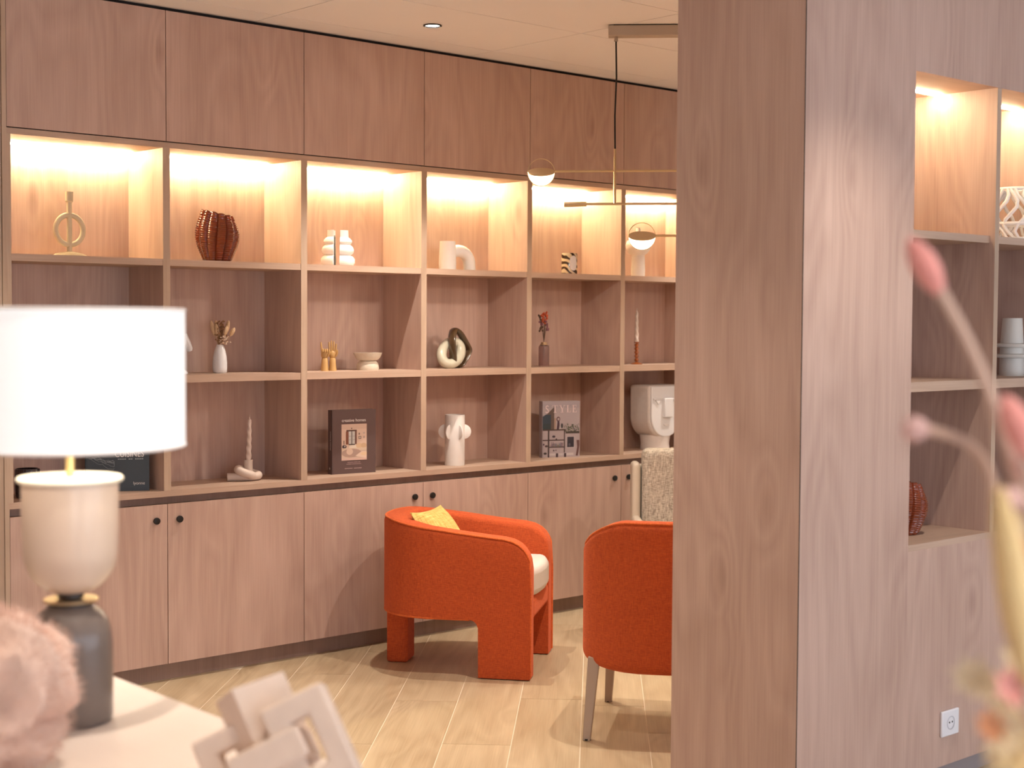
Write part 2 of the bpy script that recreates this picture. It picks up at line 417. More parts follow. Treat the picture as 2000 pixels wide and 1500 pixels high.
# ------------------------------------------------------------------ bookcase
W = .61; NB0, NB1 = -1, 7   # bays between X = i*W
book = thing('bookcase', 'long built-in oak bookcase with lit upper row of open shelves', 'bookcase', (-.61, 0, 0))
def bk(name, mat, x0, x1, y0, y1, z0, z1): return G().box(x0+.61, x1+.61, y0, y1, z0, z1).build(name, mat, book)
DV = .0145; DEPTH = .27
bk('counter_board', OAK_H, -.61, NB1*W, 0, DEPTH+.02, .700, .722)
bk('top_board', OAK_H, -.61, NB1*W, 0, DEPTH+.02, 2.000, 2.021)
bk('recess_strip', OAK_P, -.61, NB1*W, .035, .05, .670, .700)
for i in range(NB0, NB1+1):
    x = i*W
    a, b_ = (x-.016, x+DV) if i == NB0 else (x-DV, x+DV)
    bk('divider', OAK_V, a, b_, 0.0, DEPTH, .722, 2.000)
    bk('edge_band', OAK_E, a, b_, -.0008, 0.0, .722, 2.000)
for i in range(NB0, NB1):
    a, b_ = i*W+DV, (i+1)*W-DV
    bk('back_panel', OAK_V, a, b_, DEPTH, DEPTH+.015, .722, 2.0)
    bk('shelf', OAK_H, a, b_, .001, DEPTH, 1.564, 1.589)
    bk('shelf', OAK_H, a, b_, .001, DEPTH, 1.126, 1.154)
    bk('led_strip', LED, a+.004, b_-.004, DEPTH-.038, DEPTH-.028, 1.992, 1.9995)
bk('side_panel', OAK_E, -.61-.0165, -.61-.0005, -.002, DEPTH+.02, 0, 2.505)
tag(G().box(-.61, NB1*W, .02, .04, 2.500, 2.522).build('gap_shade_strip', DARKGAP), kind='structure')  # near-black strip stands in for the shade between doors and ceiling
UL = ['above the ring candlestick', 'above the ribbed amber vase', 'above the white stacked half vases', 'above the white arch vase', 'above the marbled candle jar', 'above the long-necked white vase', 'hidden behind the wood partition, next to the long-necked vase bay', 'at the far end hidden behind the wood partition']
for n, i in enumerate(range(NB0, NB1)):
    t = thing('upper_cabinet', 'flush handleless oak upper cabinet '+UL[n], 'cabinet', (i*W, 0, 2.022), group='upper cabinets along the ceiling')
    G().box(.003, W-.003, .02, DEPTH+.02, 0, .475).build('body', DARKGAP, t)
    G().box(.0016, W-.0016, 0, .019, .003, .484).build('door', OAK_V, t)
BL = ['with two knobs behind the table lamp', 'with two knobs behind the orange armchair', 'with two knobs beside the tweed chair', 'at the far end hidden behind the wood partition']
for n in range(4):
    x0 = (2*n-1)*W
    t = thing('base_cabinet', 'two-door oak base cabinet '+BL[n], 'cabinet', (x0, 0, 0), group='base cabinets under the counter board')
    G().box(.003, 2*W-.003, .02, DEPTH+.02, .066, .668).build('body', DARKGAP, t)
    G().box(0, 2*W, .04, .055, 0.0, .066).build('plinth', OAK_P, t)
    for s in (0, 1):
        d = G().box(s*W+.0016, (s+1)*W-.0016, 0, .019, .068, .671).build('door', OAK_V, t)
        kx = W-.048 if s == 0 else W+.048
        kn = G().lathe([(.0115, 0), (.0125, .002), (.0132, .008), (.0125, .011), (.003, .0125)], 20)
        kn.xf(Matrix.Translation((kx, 0, .612)) @ Matrix.Rotation(PI/2, 4, 'X')).build('knob', BLACK, d, smooth=True)

# ------------------------------------------------------------------ downlights
def downlight(x, y, power, label, size=41):
    t = thing('downlight', label, 'light', (x, y, HC), group='recessed ceiling downlights')
    G().lathe([(.027, -.001), (.036, -.001), (.037, -.004), (.031, -.006), (.027, .004)], 28, cap=False).build('trim_ring', BLACK, t, smooth=True)
    G().lathe([(.0275, -.0015), (.002, -.0015)], 20).build('lens', emitter('downlight_lens', WARM, 18.0), t)
    ld = bpy.data.lights.new('spot', 'SPOT'); ld.energy = power; ld.color = WARM; ld.spot_size = math.radians(size*2); ld.spot_blend = .7; ld.shadow_soft_size = .018
    lo = bpy.data.objects.new('spot', ld); COL.objects.link(lo); lo.parent = t; lo.location = (0, 0, -.012)
    return t
downlight(.935, -.41, SPOT_W, 'black-rimmed downlight in the ceiling above the orange barrel armchair')
downlight(3.105, -.41, SPOT_W, 'black-rimmed downlight hidden behind the partition, above the far bookcase bays')
downlight(.935, -1.77, SPOT_W*1.1, 'black-rimmed downlight above the orange tub chair', 50)
downlight(3.105, -1.77, SPOT_W, 'black-rimmed downlight hidden behind the partition, in the middle of the seating area')
downlight(.55, -3.15, SPOT_W*.62, 'black-rimmed downlight out in front of the partition wall', 44)
downlight(-.55, -2.35, SPOT_W*.5, 'added black-rimmed downlight brightening the end of the partition', 48)  # unseen lamp, put in to lighten the partition's end face
downlight(3.02, -3.15, SPOT_W*.5, 'black-rimmed downlight in front of the right half of the partition')
downlight(-1.75, -3.30, SPOT_W*.62, 'black-rimmed downlight above the table with the lamp')
downlight(-1.235, -.41, SPOT_W, 'added black-rimmed downlight for bounce light above the wood-clad wall left of the bookcase')  # unseen, added to raise bounce onto the ceiling
downlight(-1.235, -1.77, SPOT_W, 'added black-rimmed downlight for bounce light over the open floor left of the armchairs')  # added out of view so the floor bounces more light upward
downlight(-3.4, -1.77, SPOT_W, 'added black-rimmed downlight for bounce light over the floor in the far left corner')  # another unseen lamp added only for floor bounce
downlight(-1.75, -5.0, SPOT_W*.4, 'black-rimmed downlight above the near table end')

# ------------------------------------------------------------------ shelf decor: lit row (Z=1.589)
Z1, Z2, Z3 = 1.589, 1.154, .722
def ring_pts(r, n=28, rz=None, ph=0): return [(r*math.cos(2*PI*i/n+ph), 0, (rz or r)*math.sin(2*PI*i/n+ph)) for i in range(n)]
t = thing('candle_holder', 'sand-coloured candlestick with a ring around its stem', 'candle holder', (-.326, .12, Z1))
STONE = plain('sand_stoneware', (.62, .52, .36), .75, noise=.08, nscale=80, bump=.1)
G().lathe([(.062, 0), (.062, .004), (.05, .011), (.03, .016), (.012, .019), (.004, .02)], 36).build('base', STONE, t, smooth=True)
G().tube([(0, 0, .016), (0, 0, .205)], .0095, 14).build('stem', STONE, t, smooth=True)
rg = G().tube([(x, y, z+.098) for x, y, z in ring_pts(.053, 36, .054)],   .0098, 12, closed=True).build('ring', STONE, t, smooth=True)
G().lathe([(.010, .198), (.0145, .202), (.0145, .236), (.011, .236), (.011, .212), (.001, .212)], 20).build('cup', STONE, t, smooth=True)

def amber_vase(label, loc, s=1.0, rz=0.0):
    g = G(); n = 120; P = []
    AMB = plain('amber_ribbed_glass', (.26, .042, .009), .15, trans=.25, coat=.6, noise=.5, nscale=14)  # colour noise imitates patches of light coming through the glass
    prof = [(.048, 0), (.056, .008), (.066, .03), (.078, .058), (.086, .09), (.0865, .115), (.081, .142), (.072, .165), (.063, .185), (.061, .19), (.056, .186), (.062, .165), (.07, .13), (.07, .07), (.05, .02), (.01, .012)]
    fine = []
    for (a, b) in zip(prof[:-1], prof[1:]):
        m = max(1, int(abs(b[1]-a[1])/.0021))
        for k in range(m): u = k/m; fine.append((a[0]+(b[0]-a[0])*u, a[1]+(b[1]-a[1])*u))
    fine.append(prof[-1])
    vs_ = []
    for (r, z) in fine:
        for i in range(n):
            a = 2*PI*i/n+ (z/.19)*.22
            k = abs(math.sin((a-(z/.19)*.22)*6))
            r2 = r*(.86+.15*k**.55)*(1+.020*math.sin(z*2*PI/.0082))
            x, y = r2*math.cos(a), r2*math.sin(a)*.82
            zz = z*(1-.10*(x/.09)*(z/.19)) + (.004*k if z > .17 else 0)
            vs_.append((x*s, y*s, zz*s))
    m = len(fine); fs_ = [(j*n+i, j*n+(i+1) % n, (j+1)*n+(i+1) % n, (j+1)*n+i) for j in range(m-1) for i in range(n)]
    fs_.append(tuple(reversed(range(n)))); fs_.append(tuple(range((m-1)*n, m*n)))
    g.add(vs_, fs_)
    o = g.build('amber_vase', AMB, None, smooth=True, loc=loc, rot=(0, 0, rz))
    return tag(o, label, 'vase')
amber_vase('large ribbed amber glass vase on the lit top shelf', (.292, .13, Z1), 1.0, -.72)
amber_vase('smaller ribbed amber glass vase in the bottom of the wall niche', (1.10, -2.47, NZ0), .84, -.6)

def half_vase(label, x, flip):
    prof = [(.034, 0), (.051, .004), (.057, .014), (.057, .030), (.050, .041), (.040, .0455), (.044, .049), (.052, .056), (.054, .066), (.051, .078), (.043, .087), (.037, .0905), (.041, .094), (.046, .101), (.045, .109), (.037, .117), (.031, .121), (.030, .150), (.025, .150), (.025, .128)]
    g = G().lathe(prof, 26, a0=-PI/2 if flip else PI/2, a1=PI/2 if flip else 3*PI/2)
    o = g.build('half_vase', WHITE, None, smooth=True, loc=(x, .12, Z1), rot=(0, 0, -YAW))
    return tag(o, label, 'vase', 'pair of white half vases')
half_vase('white stacked-ring half vase, nearer the ribbed amber vase', .842, False)
half_vase('white stacked-ring half vase, nearer the white arch vase', .874, True)

t = thing('arch_vase', 'matte white vase of a cylinder and an arched tube', 'vase', (1.448, .12, Z1))
G().lathe([(.038, 0), (.039, .03), (.036, .10), (.0345, .128), (.030, .128), (.031, .03), (.002, .03)], 30).build('cylinder', WHITE, t, smooth=True)
ap = [(.0, 0, .083)]+[(.062+.064*math.cos(PI-PI*k/14)*1.0, 0, .030+.058*math.sin(PI*k/14)) for k in range(5, 15)]+[(.128, 0, 0)]
G().tube(ap, .027, 18).build('arched_tube', WHITE, t, smooth=True)

def marble_mat():
    m, nt, b = nodes_of('brown_cream_marbled'); N = nt.nodes; L = nt.links
    tc = N.new('ShaderNodeTexCoord'); w = N.new('ShaderNodeTexWave'); w.inputs['Scale'].default_value = 13; w.inputs['Distortion'].default_value = 6; w.inputs['Detail'].default_value = 2
    w.inputs['Detail Scale'].default_value = 1.2
    mp = N.new('ShaderNodeMapping'); mp.inputs['Rotation'].default_value = (.3, .9, .4); L.new(tc.outputs['Object'], mp.inputs[0]); L.new(mp.outputs[0], w.inputs[0])
    cr = N.new('ShaderNodeValToRGB'); cr.color_ramp.elements[0].position = .42; cr.color_ramp.elements[0].color = (.03, .014, .008, 1); cr.color_ramp.elements[1].position = .55; cr.color_ramp.elements[1].color = (.62, .50, .34, 1)
    L.new(w.outputs['Fac'], cr.inputs[0]); L.new(cr.outputs[0], b.inputs['Base Color']); b.inputs['Roughness'].default_value = .2
    return m
t = thing('candle_jar', 'brown and cream marbled candle jar with pale label', 'candle', (2.178, .10, Z1))
G().lathe([(.034, 0), (.038, .005), (.038, .094), (.035, .1), (.033, .1), (.033, .07), (.001, .07)], 30).build('jar', marble_mat(), t, smooth=True)
lv = []; nl = 12
g = G()
for j in range(13):
    zz = -1+2*j/12; half = .50*(1-abs(zz)**3.5)**.5 if abs(zz) < 1 else .12
    for i in range(nl+1):
        a = -1.80+half*(2*i/nl-1); lv.append((.0388*math.cos(a), .0388*math.sin(a), .052+zz*.035))
g.add(lv, [(j*(nl+1)+i, j*(nl+1)+i+1, (j+1)*(nl+1)+i+1, (j+1)*(nl+1)+i) for j in range(12) for i in range(nl)])
g.build('label', plain('paper_label', (.72, .68, .68), .6), t, smooth=True)
t = tag(G().lathe([(.034, 0), (.0355, .03), (.033, .09), (.033, .108), (.046, .118), (.060, .138), (.063, .158), (.055, .178), (.036, .192), (.020, .199), (.014, .215), (.010, .243), (.007, .243), (.007, .2)], 36).build('long_neck_vase', WHITE, None, smooth=True, loc=(2.672, .12, Z1)), 'white vase with round belly, pointed neck and cylinder foot', 'vase')

# ------------------------------------------------------------------ middle row (Z=1.154)
t = thing('horse_head_figurine', 'small white horse head figurine half hidden behind the lampshade', 'figurine', (.133, .15, Z2))
G().lathe([(.034, 0), (.034, .006), (.026, .012), (.02, .016)], 24).build('base', WHITEG, t, smooth=True)
G().tube([(-.006, 0, .012), (-.012, 0, .05), (-.008, 0, .09), (.008, 0, .125), (.02, 0, .142)], [.022, .024, .024, .022, .018], 14).build('neck', WHITEG, t, smooth=True)
G().tube([(.0, 0, .15), (.018, 0, .142), (.035, 0, .116), (.046, 0, .095), (.049, 0, .088)], [.014, .020, .016, .013, .009], 12).build('head', WHITEG, t, smooth=True)
for sy in (-1, 1): G().tube([(.004, sy*.008, .155), (.006, sy*.010, .166), (.009, sy*.010, .176)], [.006, .005, .001], 8).build('ear', WHITEG, t, smooth=True)

t = tag(G().lathe([(.0235, 0), (.027, .004), (.0285, .02), (.0285, .04), (.0265, .065), (.021, .09), (.0145, .107), (.0125, .112), (.0095, .110), (.014, .085), (.016, .05), (.002, .03)], 36).build('bud_vase', WHITEG, None, smooth=True, loc=(.302, .13, Z2)), 'small white egg-shaped bud vase holding dried grasses', 'vase')
STRAW = plain('dried_straw', (.60, .40, .19), .8, noise=.2, nscale=60)
BUNNY = plain('dried_bunny_tail', (.72, .50, .30), .9, noise=.15, nscale=120, bump=.8, bscale=300)
BROWN = plain('dried_brown_sprig', (.33, .17, .08), .8, noise=.3, nscale=80)
PALEF = plain('dried_pale_flower', (.72, .55, .42), .85, noise=.15, nscale=60)
t = thing('dried_bouquet', 'bunch of straw-coloured dried grasses in the white bud vase', 'flowers', (.302, .13, Z2+.04))
rr = random.Random(11)
heads = [(-.028, .0, .11, .062), (-.017, -.01, .10, .055), (.030, .0, .11, .045), (.036, .01, .118, .045), (.051, 0, .095, .036), (-.008, .01, .12, .04), (.018, -.012, .1, .04)]
cn, sn = math.cos(YAW), -math.sin(YAW)
for (dx, dd, z, ln) in heads:
    e = Vector((dx*cn, dx*sn+dd, z+.03)); b0 = Vector((0, 0, .03)); d = (e-b0).normalized()
    G().tube([(0, 0, -.02), (0, 0, .06), b0+(e-b0)*.6, e], .0009, 5).build('stem', STRAW, t)
    G().tube([e-d*ln*.6, e-d*ln*.35, e, e+d*ln*.3, e+d*ln*.45], [.002, .0078, .0088, .0058, .0008], 8).build('grass_head', BUNNY, t, smooth=True)
g = G()
for k in range(80):
    a = rr.uniform(0, 2*PI); r_ = rr.uniform(0, .026); z = rr.uniform(.085, .165); c = Vector((.006*cn+r_*math.cos(a), .006*sn+r_*math.sin(a), z))
    g.tube([(0, 0, .06), c*.8+Vector((0, 0, .02)), c], .0006, 4); g.ball(c, rr.uniform(.002, .0042), 5, 4)
tag(g.build('brown_sprigs', BROWN, t), kind='stuff')
g = G()
for k in range(40):
    a = rr.uniform(0, 2*PI); r_ = rr.uniform(.003, .024); z = rr.uniform(.072, .106); c = Vector((.014*cn+r_*math.cos(a), .014*sn-.01+r_*math.sin(a), z)); g.ball(c, (rr.uniform(.003, .0055), .0045, .0028), 6, 4)
tag(g.build('pale_flowers', PALEF, t), kind='stuff')

def wooden_hand(label, loc, rz, pointing):
    t = thing('wooden_hand', label, 'ornament', loc, (0, 0, rz), 'pair of wooden hands')
    G().lathe([(.0165, 0), (.0165, .002), (.0135, .03), (.0125, .05), (.011, .053)], 20).build('forearm', GOLDW, t, smooth=True)
    G().ball((0, 0, .066), (.0155, .008, .018), 14, 10).build('palm', GOLDW, t, smooth=True)
    for k in range(4):
        x = -.0115+k*.0077
        L_ = [.040, .046, .043, .033][k]
        if pointing and k > 0:
            pts = [(x, 0, .076), (x, -.002, .087), (x, -.012, .090), (x, -.016, .080)]
        else:
            pts = [(x, 0, .074), (x*1.15, 0, .08+L_*.4), (x*1.25, -.002, .08+L_*.75), (x*1.3, -.003, .08+L_)]
        G().tube(pts, [.0040, .0037, .0034, .0024], 8).build('finger', GOLDW, t, smooth=True)
    G().tube([(.012, -.003, .060), (.019, -.006, .072), (.020, -.009, .082), (.0195, -.010, .088)], [.0045, .0042, .0036, .0024], 8).build('thumb', GOLDW, t, smooth=True)
wooden_hand('wooden artist hand raising one finger beside the pedestal bowl', (.792, .12, Z2), -.75, True)
wooden_hand('wooden artist hand with open palm beside the pedestal bowl', (.832, .12, Z2), -.65, False)

t = thing('pedestal_bowl', 'cream stoneware bowl on a domed foot', 'bowl', (1.012, .12, Z2))
G().lathe([(.0465, 0), (.0475, .006), (.047, .018), (.043, .030), (.035, .039), (.028, .042)], 36).build('foot', CREAM, t, smooth=True)
G().lathe([(.024, .040), (.040, .0415), (.050, .050), (.0575, .062), (.061, .0735), (.058, .0735), (.05, .060), (.03, .052), (.002, .051)], 36).build('dish', CREAM, t, smooth=True)

# interlocking loops sculpture
t = thing('loop_sculpture', 'glazed sculpture of interlocked cream and brown loops', 'sculpture', (1.491, .13, Z2))
CREAMG = plain('cream_glaze', (.56, .52, .40), .22, noise=.12, nscale=18, coat=.3)
BROWNG = plain('brown_glaze', (.085, .050, .024), .18, noise=.5, nscale=12, coat=.5)
pts = []
for k in range(40):
    a = 2*PI*k/40; u = .060*math.cos(a); v = .036*math.sin(a)
    th = .75; x = u*math.cos(th)-v*math.sin(th); z = u*math.sin(th)+v*math.cos(th)
    pts.append((-.018+x*1.15, -.008+.022*math.sin(a+.8), .0685+z))
G().tube(pts, .0225, 14, closed=True).build('cream_loop', CREAMG, t, smooth=True)
kp = [(-.026, -.030, .042), (-.034, -.038, .085), (-.028, -.024, .130), (.004, 0, .170), (.036, .002, .158), (.068, .002, .118), (.090, .002, .084), (.084, .002, .062), (.066, .002, .036), (.046, .006, .013), (.014, .018, .012), (-.012, -.002, .024)]
def smooth_loop(kp, n=6):
    out = []; K = len(kp)
    for i in range(K):
        p0, p1, p2, p3 = [Vector(kp[(i+d) % K]) for d in (-1, 0, 1, 2)]
        for j in range(n):
            u = j/n; out.append(.5*((2*p1)+(-p0+p2)*u+(2*p0-5*p1+4*p2-p3)*u*u+(-p0+3*p1-3*p2+p3)*u**3))
    return out
G().tube(smooth_loop(kp), .01, 12, closed=True, flat=(.0100, .024, (0, 1, 0))).build('brown_loop', BROWNG, t, smooth=True)

t = thing('glass_bottle', 'smoky glass bottle with a gold collar holding red dried flowers', 'bottle', (2.035, .12, Z2))
G().lathe([(.0245, 0), (.0255, .004), (.0255, .090), (.0225, .098), (.012, .101), (.012, .112), (.010, .112), (.010, .1), (.021, .095), (.0235, .088), (.0235, .006), (.001, .005)], 30).build('glass_body', plain('smoky_glass', (.66, .50, .47), .06, trans=.85, ior=1.4), t, smooth=True)
G().lathe([(.0125, .100), (.0185, .101), (.0185, .105), (.0140, .107), (.0140, .113), (.0125, .113)], 24, cap=False).build('collar', BRASS, t, smooth=True)
REDF = plain('dried_red_flower', (.50, .09, .035), .85, noise=.25, nscale=60); DKS = plain('dark_dried_stem', (.10, .055, .035), .8); PURF = plain('dusky_dried_flower', (.22, .09, .11), .85)
t = thing('dried_bouquet', 'bunch of red and dark dried flowers in the smoky bottle', 'flowers', (2.035, .12, Z2+.03))
for (dx, z, m) in [(-.014, .175, PURF), (-.006, .205, REDF), (.006, .215, REDF), (.012, .205, REDF), (.002, .188, REDF), (-.02, .20, DKS), (.014, .155, PURF), (.009, .175, PURF), (-.012, .15, DKS)]:
    e = Vector((dx*cn, dx*sn, z)); G().tube([(0, 0, -.02), (0, 0, .085), e*.7+Vector((0, 0, .04)), e], .0012, 5).build('stem', DKS, t)
    g = G()
    for q in range(7): g.ball(e+Vector((rr.uniform(-.008, .008), rr.uniform(-.008, .008), rr.uniform(-.016, .010))), (.0048, .0048, .006), 6, 5)
    g.build('flower_head', m, t, smooth=True)

def twist_candle(name, label, loc, h, r, mat, tilt=0):
    vs_ = []; fs_ = []; n = 20; m = 60
    for j in range(m+1):
        z = h*j/m; tp = 1-.35*(j/m)**1.5 if j < m-2 else .3
        for i in range(n):
            a = 2*PI*i/n; rr_ = r*tp*(1+.16*math.cos(2*(a+z*95)))
            vs_.append((rr_*math.cos(a)+tilt*z, rr_*math.sin(a), z))
    for j in range(m):
        for i in range(n): fs_.append((j*n+i, j*n+(i+1) % n, (j+1)*n+(i+1) % n, (j+1)*n+i))
    fs_ += [tuple(reversed(range(n))), tuple(range(m*n, (m+1)*n))]
    t = thing(name, label, 'candle', loc)
    G().add(vs_, fs_).build('wax_body', mat, t, smooth=True)
    G().tube([(tilt*h, 0, h-.002), (tilt*h+.001, 0, h+.010)], .001, 6).build('wick', plain('wick', (.7, .62, .55), .9), t)
    return t
WAX = plain('ivory_wax', (.74, .64, .57), .5, sss=.1)
AMBG = plain('amber_candlestick_glass', (.45, .13, .035), .1, trans=.35, coat=.5)
t = thing('candlestick', 'slim amber glass candlestick with beaded stem', 'candle holder', (2.667, .12, Z2))
G().lathe([(.030, 0), (.030, .003), (.018, .008), (.008, .012)], 28).build('foot', AMBG, t, smooth=True)
pr = [(.006, .010)]
for k in range(5): z = .014+k*.0185; pr += [(.006, z), (.0105, z+.005), (.0105, z+.012), (.006, z+.0165)]
pr += [(.0115, .106), (.0125, .112), (.011, .112), (.010, .104), (.001, .104)]
G().lathe(pr, 22).build('beaded_stem', AMBG, t, smooth=True)
twist_candle('twisted_candle', 'white twisted candle in the amber glass candlestick', (2.667, .12, Z2+.104), .165, .0095, WAX)

# ------------------------------------------------------------------ counter row (Z=.722)
t = thing('ribbed_jar', 'black ribbed glass candle jar half hidden by the table lamp', 'candle', (-.492, .12, Z3))
G().lathe([(.034, 0), (.041, .006), (.043, .03), (.043, .10), (.041, .105), (.038, .105), (.038, .05), (.001, .045)], 96, rmod=lambda a, z: 1+.018*math.cos(a*24)).build('jar', plain('black_glass', (.025, .014, .016), .15, coat=.5), t, smooth=True)

def book_obj(label, loc, rz, w, h, th, cover, lean=0.0):
    """front cover faces local -Y, bottom-left-front corner at origin"""
    t = thing('book', label, 'book', loc, (lean, 0, rz))
    cm = plain('cover_'+label[:12].replace(' ', '_'), cover, .45)
    c = G().box(0, w, 0, .003, 0, h).box(0, w, th-.003, th, 0, h).box(0, .004, 0, th, 0, h)
    c.build('cover', cm, t)
    G().box(.004, w-.004, .003, th-.003, .004, h-.004).build('pages', plain('paper', (.68, .62, .54), .9), t)
    return t
WT = plain('white_print', (.80, .76, .74), .5); PKT = plain('pink_print', (.62, .42, .42), .5); GRT = plain('grey_print', (.45, .50, .52), .5)
# creative homes
bw, bh = .208, .268
t = book_obj('brown book with a framed room photo on its cover', (.813, .10, Z3), math.atan2(-.028, .204), bw, bh, .032, (.115, .072, .068))
text_mesh('creative homes', .0185, 'title', WT, t, (bw*.50, -.0006, .218))
P = [(R4(0, 1, 0, 1), (.66, .50, .40)), (R4(0, 1, .86, 1), (.60, .44, .35)), (R4(0, 1, 0, .30), (.58, .44, .35)),
     (R4(.19, .60, .80, .84), (.10, .05, .04)), (R4(.17, .28, .44, .80), (.22, .08, .045)), (R4(.53, .60, .44, .80), (.16, .07, .05)),
     (R4(.28, .53, .44, .80), (.55, .55, .52)), (R4(.39, .42, .44, .80), (.07, .05, .05)), (R4(.28, .53, .42, .45), (.07, .05, .05)), (R4(.28, .53, .66, .67), (.3, .28, .27)), (R4(.28, .53, .56, .57), (.3, .28, .27)),
     (R4(.67, .73, .70, .75), (.25, .17, .13)), (R4(.67, .78, .58, .66), (.20, .13, .10)), (R4(.695, .755, .595, .645), (.55, .45, .38)), (R4(.85, .93, .6, .66), (.45, .35, .3)), (R4(.85, .93, .72, .77), (.5, .4, .35)),
     (circ(.40, .88, .02, .02), (.05, .03, .03)), (R4(.08, .11, .44, .55), (.12, .07, .06)), (circ(.11, .38, .09, .05), (.06, .05, .06)), (circ(.13, .39, .03, .025), (.5, .42, .4)),
     (R4(.30, .60, .34, .42), (.68, .60, .50)), (circ(.70, .40, .13, .07), (.62, .44, .28)), (circ(.88, .40, .12, .07), (.56, .38, .24)), (R4(.0, 1, .26, .34), (.64, .50, .38)),
     (circ(.40, .20, .40, .12), (.40, .28, .23)), (circ(.32, .24, .13, .09), (.62, .46, .36)), ([(.55, .12), (1, .03), (1, .24), (.80, .24)], (.70, .54, .44)), (circ(.90, .17, .15, .05), (.72, .54, .36)), (R4(0, 1, 0, .05), (.60, .42, .36))]
px0, px1, pz0, pz1 = .046, .165, .056, .208
rects_mesh('cover_photo', [([(px0+x*(px1-px0), pz0+y*(pz1-pz0)) for x, y in [(min(1, max(0, x)), y) for x, y in poly]], c) for poly, c in P], t, (0, -.0004, 0))
text_mesh('evocative, eclectic and', .0066, 'subtitle', PKT, t, (bw*.50, -.0006, .046))
text_mesh('carefully curated interiors', .0066, 'subtitle', PKT, t, (bw*.50, -.0006, .0385))
rects_mesh('author_line', [(R4(.062+k*.0062, .066+k*.0062, .0205, .0235), (.55, .40, .40)) for k in range(13) if k != 6], t, (0, -.0004, 0))
text_mesh('creative homes', .013, 'spine_title', WT, t, (-.0006, .012, .14), rot=(PI/2, PI/2, -PI/2))
rects_mesh('spine_mark', [(circ(0, 0, .005, .005), (.55, .5, .48))], t, (-.0006, .016, .024), rot=(PI/2, 0, -PI/2))
# STYLE
bw, bh = .196, .266
t = book_obj('style book with a shelf and plants photo on its pale cover', (2.030, .125, Z3), math.atan2(-.068, .185), bw, bh, .034, (.42, .36, .38))
S = [(R4(0, 1, 0, 1), (.42, .36, .38)), (R4(0, 1, .88, 1), (.38, .33, .36)),
     ([(0, .50), (.22, .50), (.22, .76), (.10, .77), (0, .73)], (.035, .055, .08)), ([(.10, .76), (.31, .90), (.31, .50), (.22, .50), (.22, .76)], (.12, .085, .075)), (R4(.0, .22, .50, .60), (.03, .05, .06)),
     (R4(.31, .36, .50, .70), (.38, .27, .22)), (circ(.42, .68, .05, .045), (.10, .05, .06)), (circ(.425, .68, .028, .025), (.42, .36, .38)), ([(.38, .50), (.46, .50), (.45, .64), (.40, .64)], (.06, .03, .05)), ([(.44, .50), (.50, .50), (.49, .58), (.46, .58)], (.45, .42, .43)), (circ(.52, .56, .03, .045), (.04, .04, .05)),
     (R4(0, .62, .475, .50), (.07, .045, .04)), (R4(.62, 1, .42, .46), (.06, .05, .04)),
     (R4(.14, .18, 0, .48), (.06, .04, .04)), (R4(.575, .605, .08, .48), (.06, .04, .04)), (R4(0, .60, .295, .315), (.08, .05, .05)), (R4(.15, .58, .17, .19), (.07, .05, .05)),
     (circ(.30, .37, .045, .02), (.04, .03, .05)), (circ(.37, .32, .02, .018), (.06, .04, .05)), (circ(.03, .23, .02, .02), (.05, .03, .05)), (circ(.10, .20, .04, .02), (.07, .05, .06)), (circ(.07, .07, .045, .02), (.05, .04, .04)), (circ(.30, .12, .02, .015), (.06, .04, .05)), (circ(.36, .125, .02, .012), (.15, .1, .12)),
     (R4(.645, .87, .16, .37), (.50, .45, .47)), (R4(.665, .85, .175, .36), (.035, .03, .045)), (circ(.73, .22, .03, .025), (.10, .09, .12)),
     ([(.90, .02), (.96, .02), (1, .20), (1, .30), (.92, .30), (.94, .18)], (.14, .07, .065)), (R4(.18, .36, .03, .07), (.55, .5, .5)), (R4(.42, .58, .03, .07), (.52, .47, .48)), (R4(.64, .84, .03, .075), (.55, .5, .5)), (R4(.36, .42, 0, .07), (.05, .03, .04)), (R4(.58, .64, 0, .07), (.05, .03, .04))]
for k in range(17): S.append((R4(.22+k*.02, .232+k*.02, .19, .19+rr.uniform(.03, .085)), (rr.uniform(.05, .2), rr.uniform(.04, .14), rr.uniform(.05, .16))))
for k in range(70):
    x = rr.uniform(.58, .98); z = .46+abs(rr.gauss(0, .5))*.22*(.5+abs(x-.75)); z = min(z, .70); s_ = rr.uniform(.012, .028); a = rr.uniform(0, PI)
    S.append(([(x+s_*math.cos(a), z+s_*math.sin(a)), (x+.4*s_*math.cos(a+PI/2), z+.4*s_*math.sin(a+PI/2)), (x-s_*math.cos(a), z-s_*math.sin(a)), (x-.4*s_*math.cos(a+PI/2), z-.4*s_*math.sin(a+PI/2))], rr.choice([(.05, .075, .03), (.10, .12, .06), (.30, .30, .22), (.04, .05, .035)])))
rects_mesh('cover_photo', [([(.004+max(0, min(1, x))*(bw-.006), y*bh) for x, y in poly], c) for poly, c in S], t, (0, -.0004, 0))
TP = plain('pale_pink_print', (.80, .66, .67), .5)
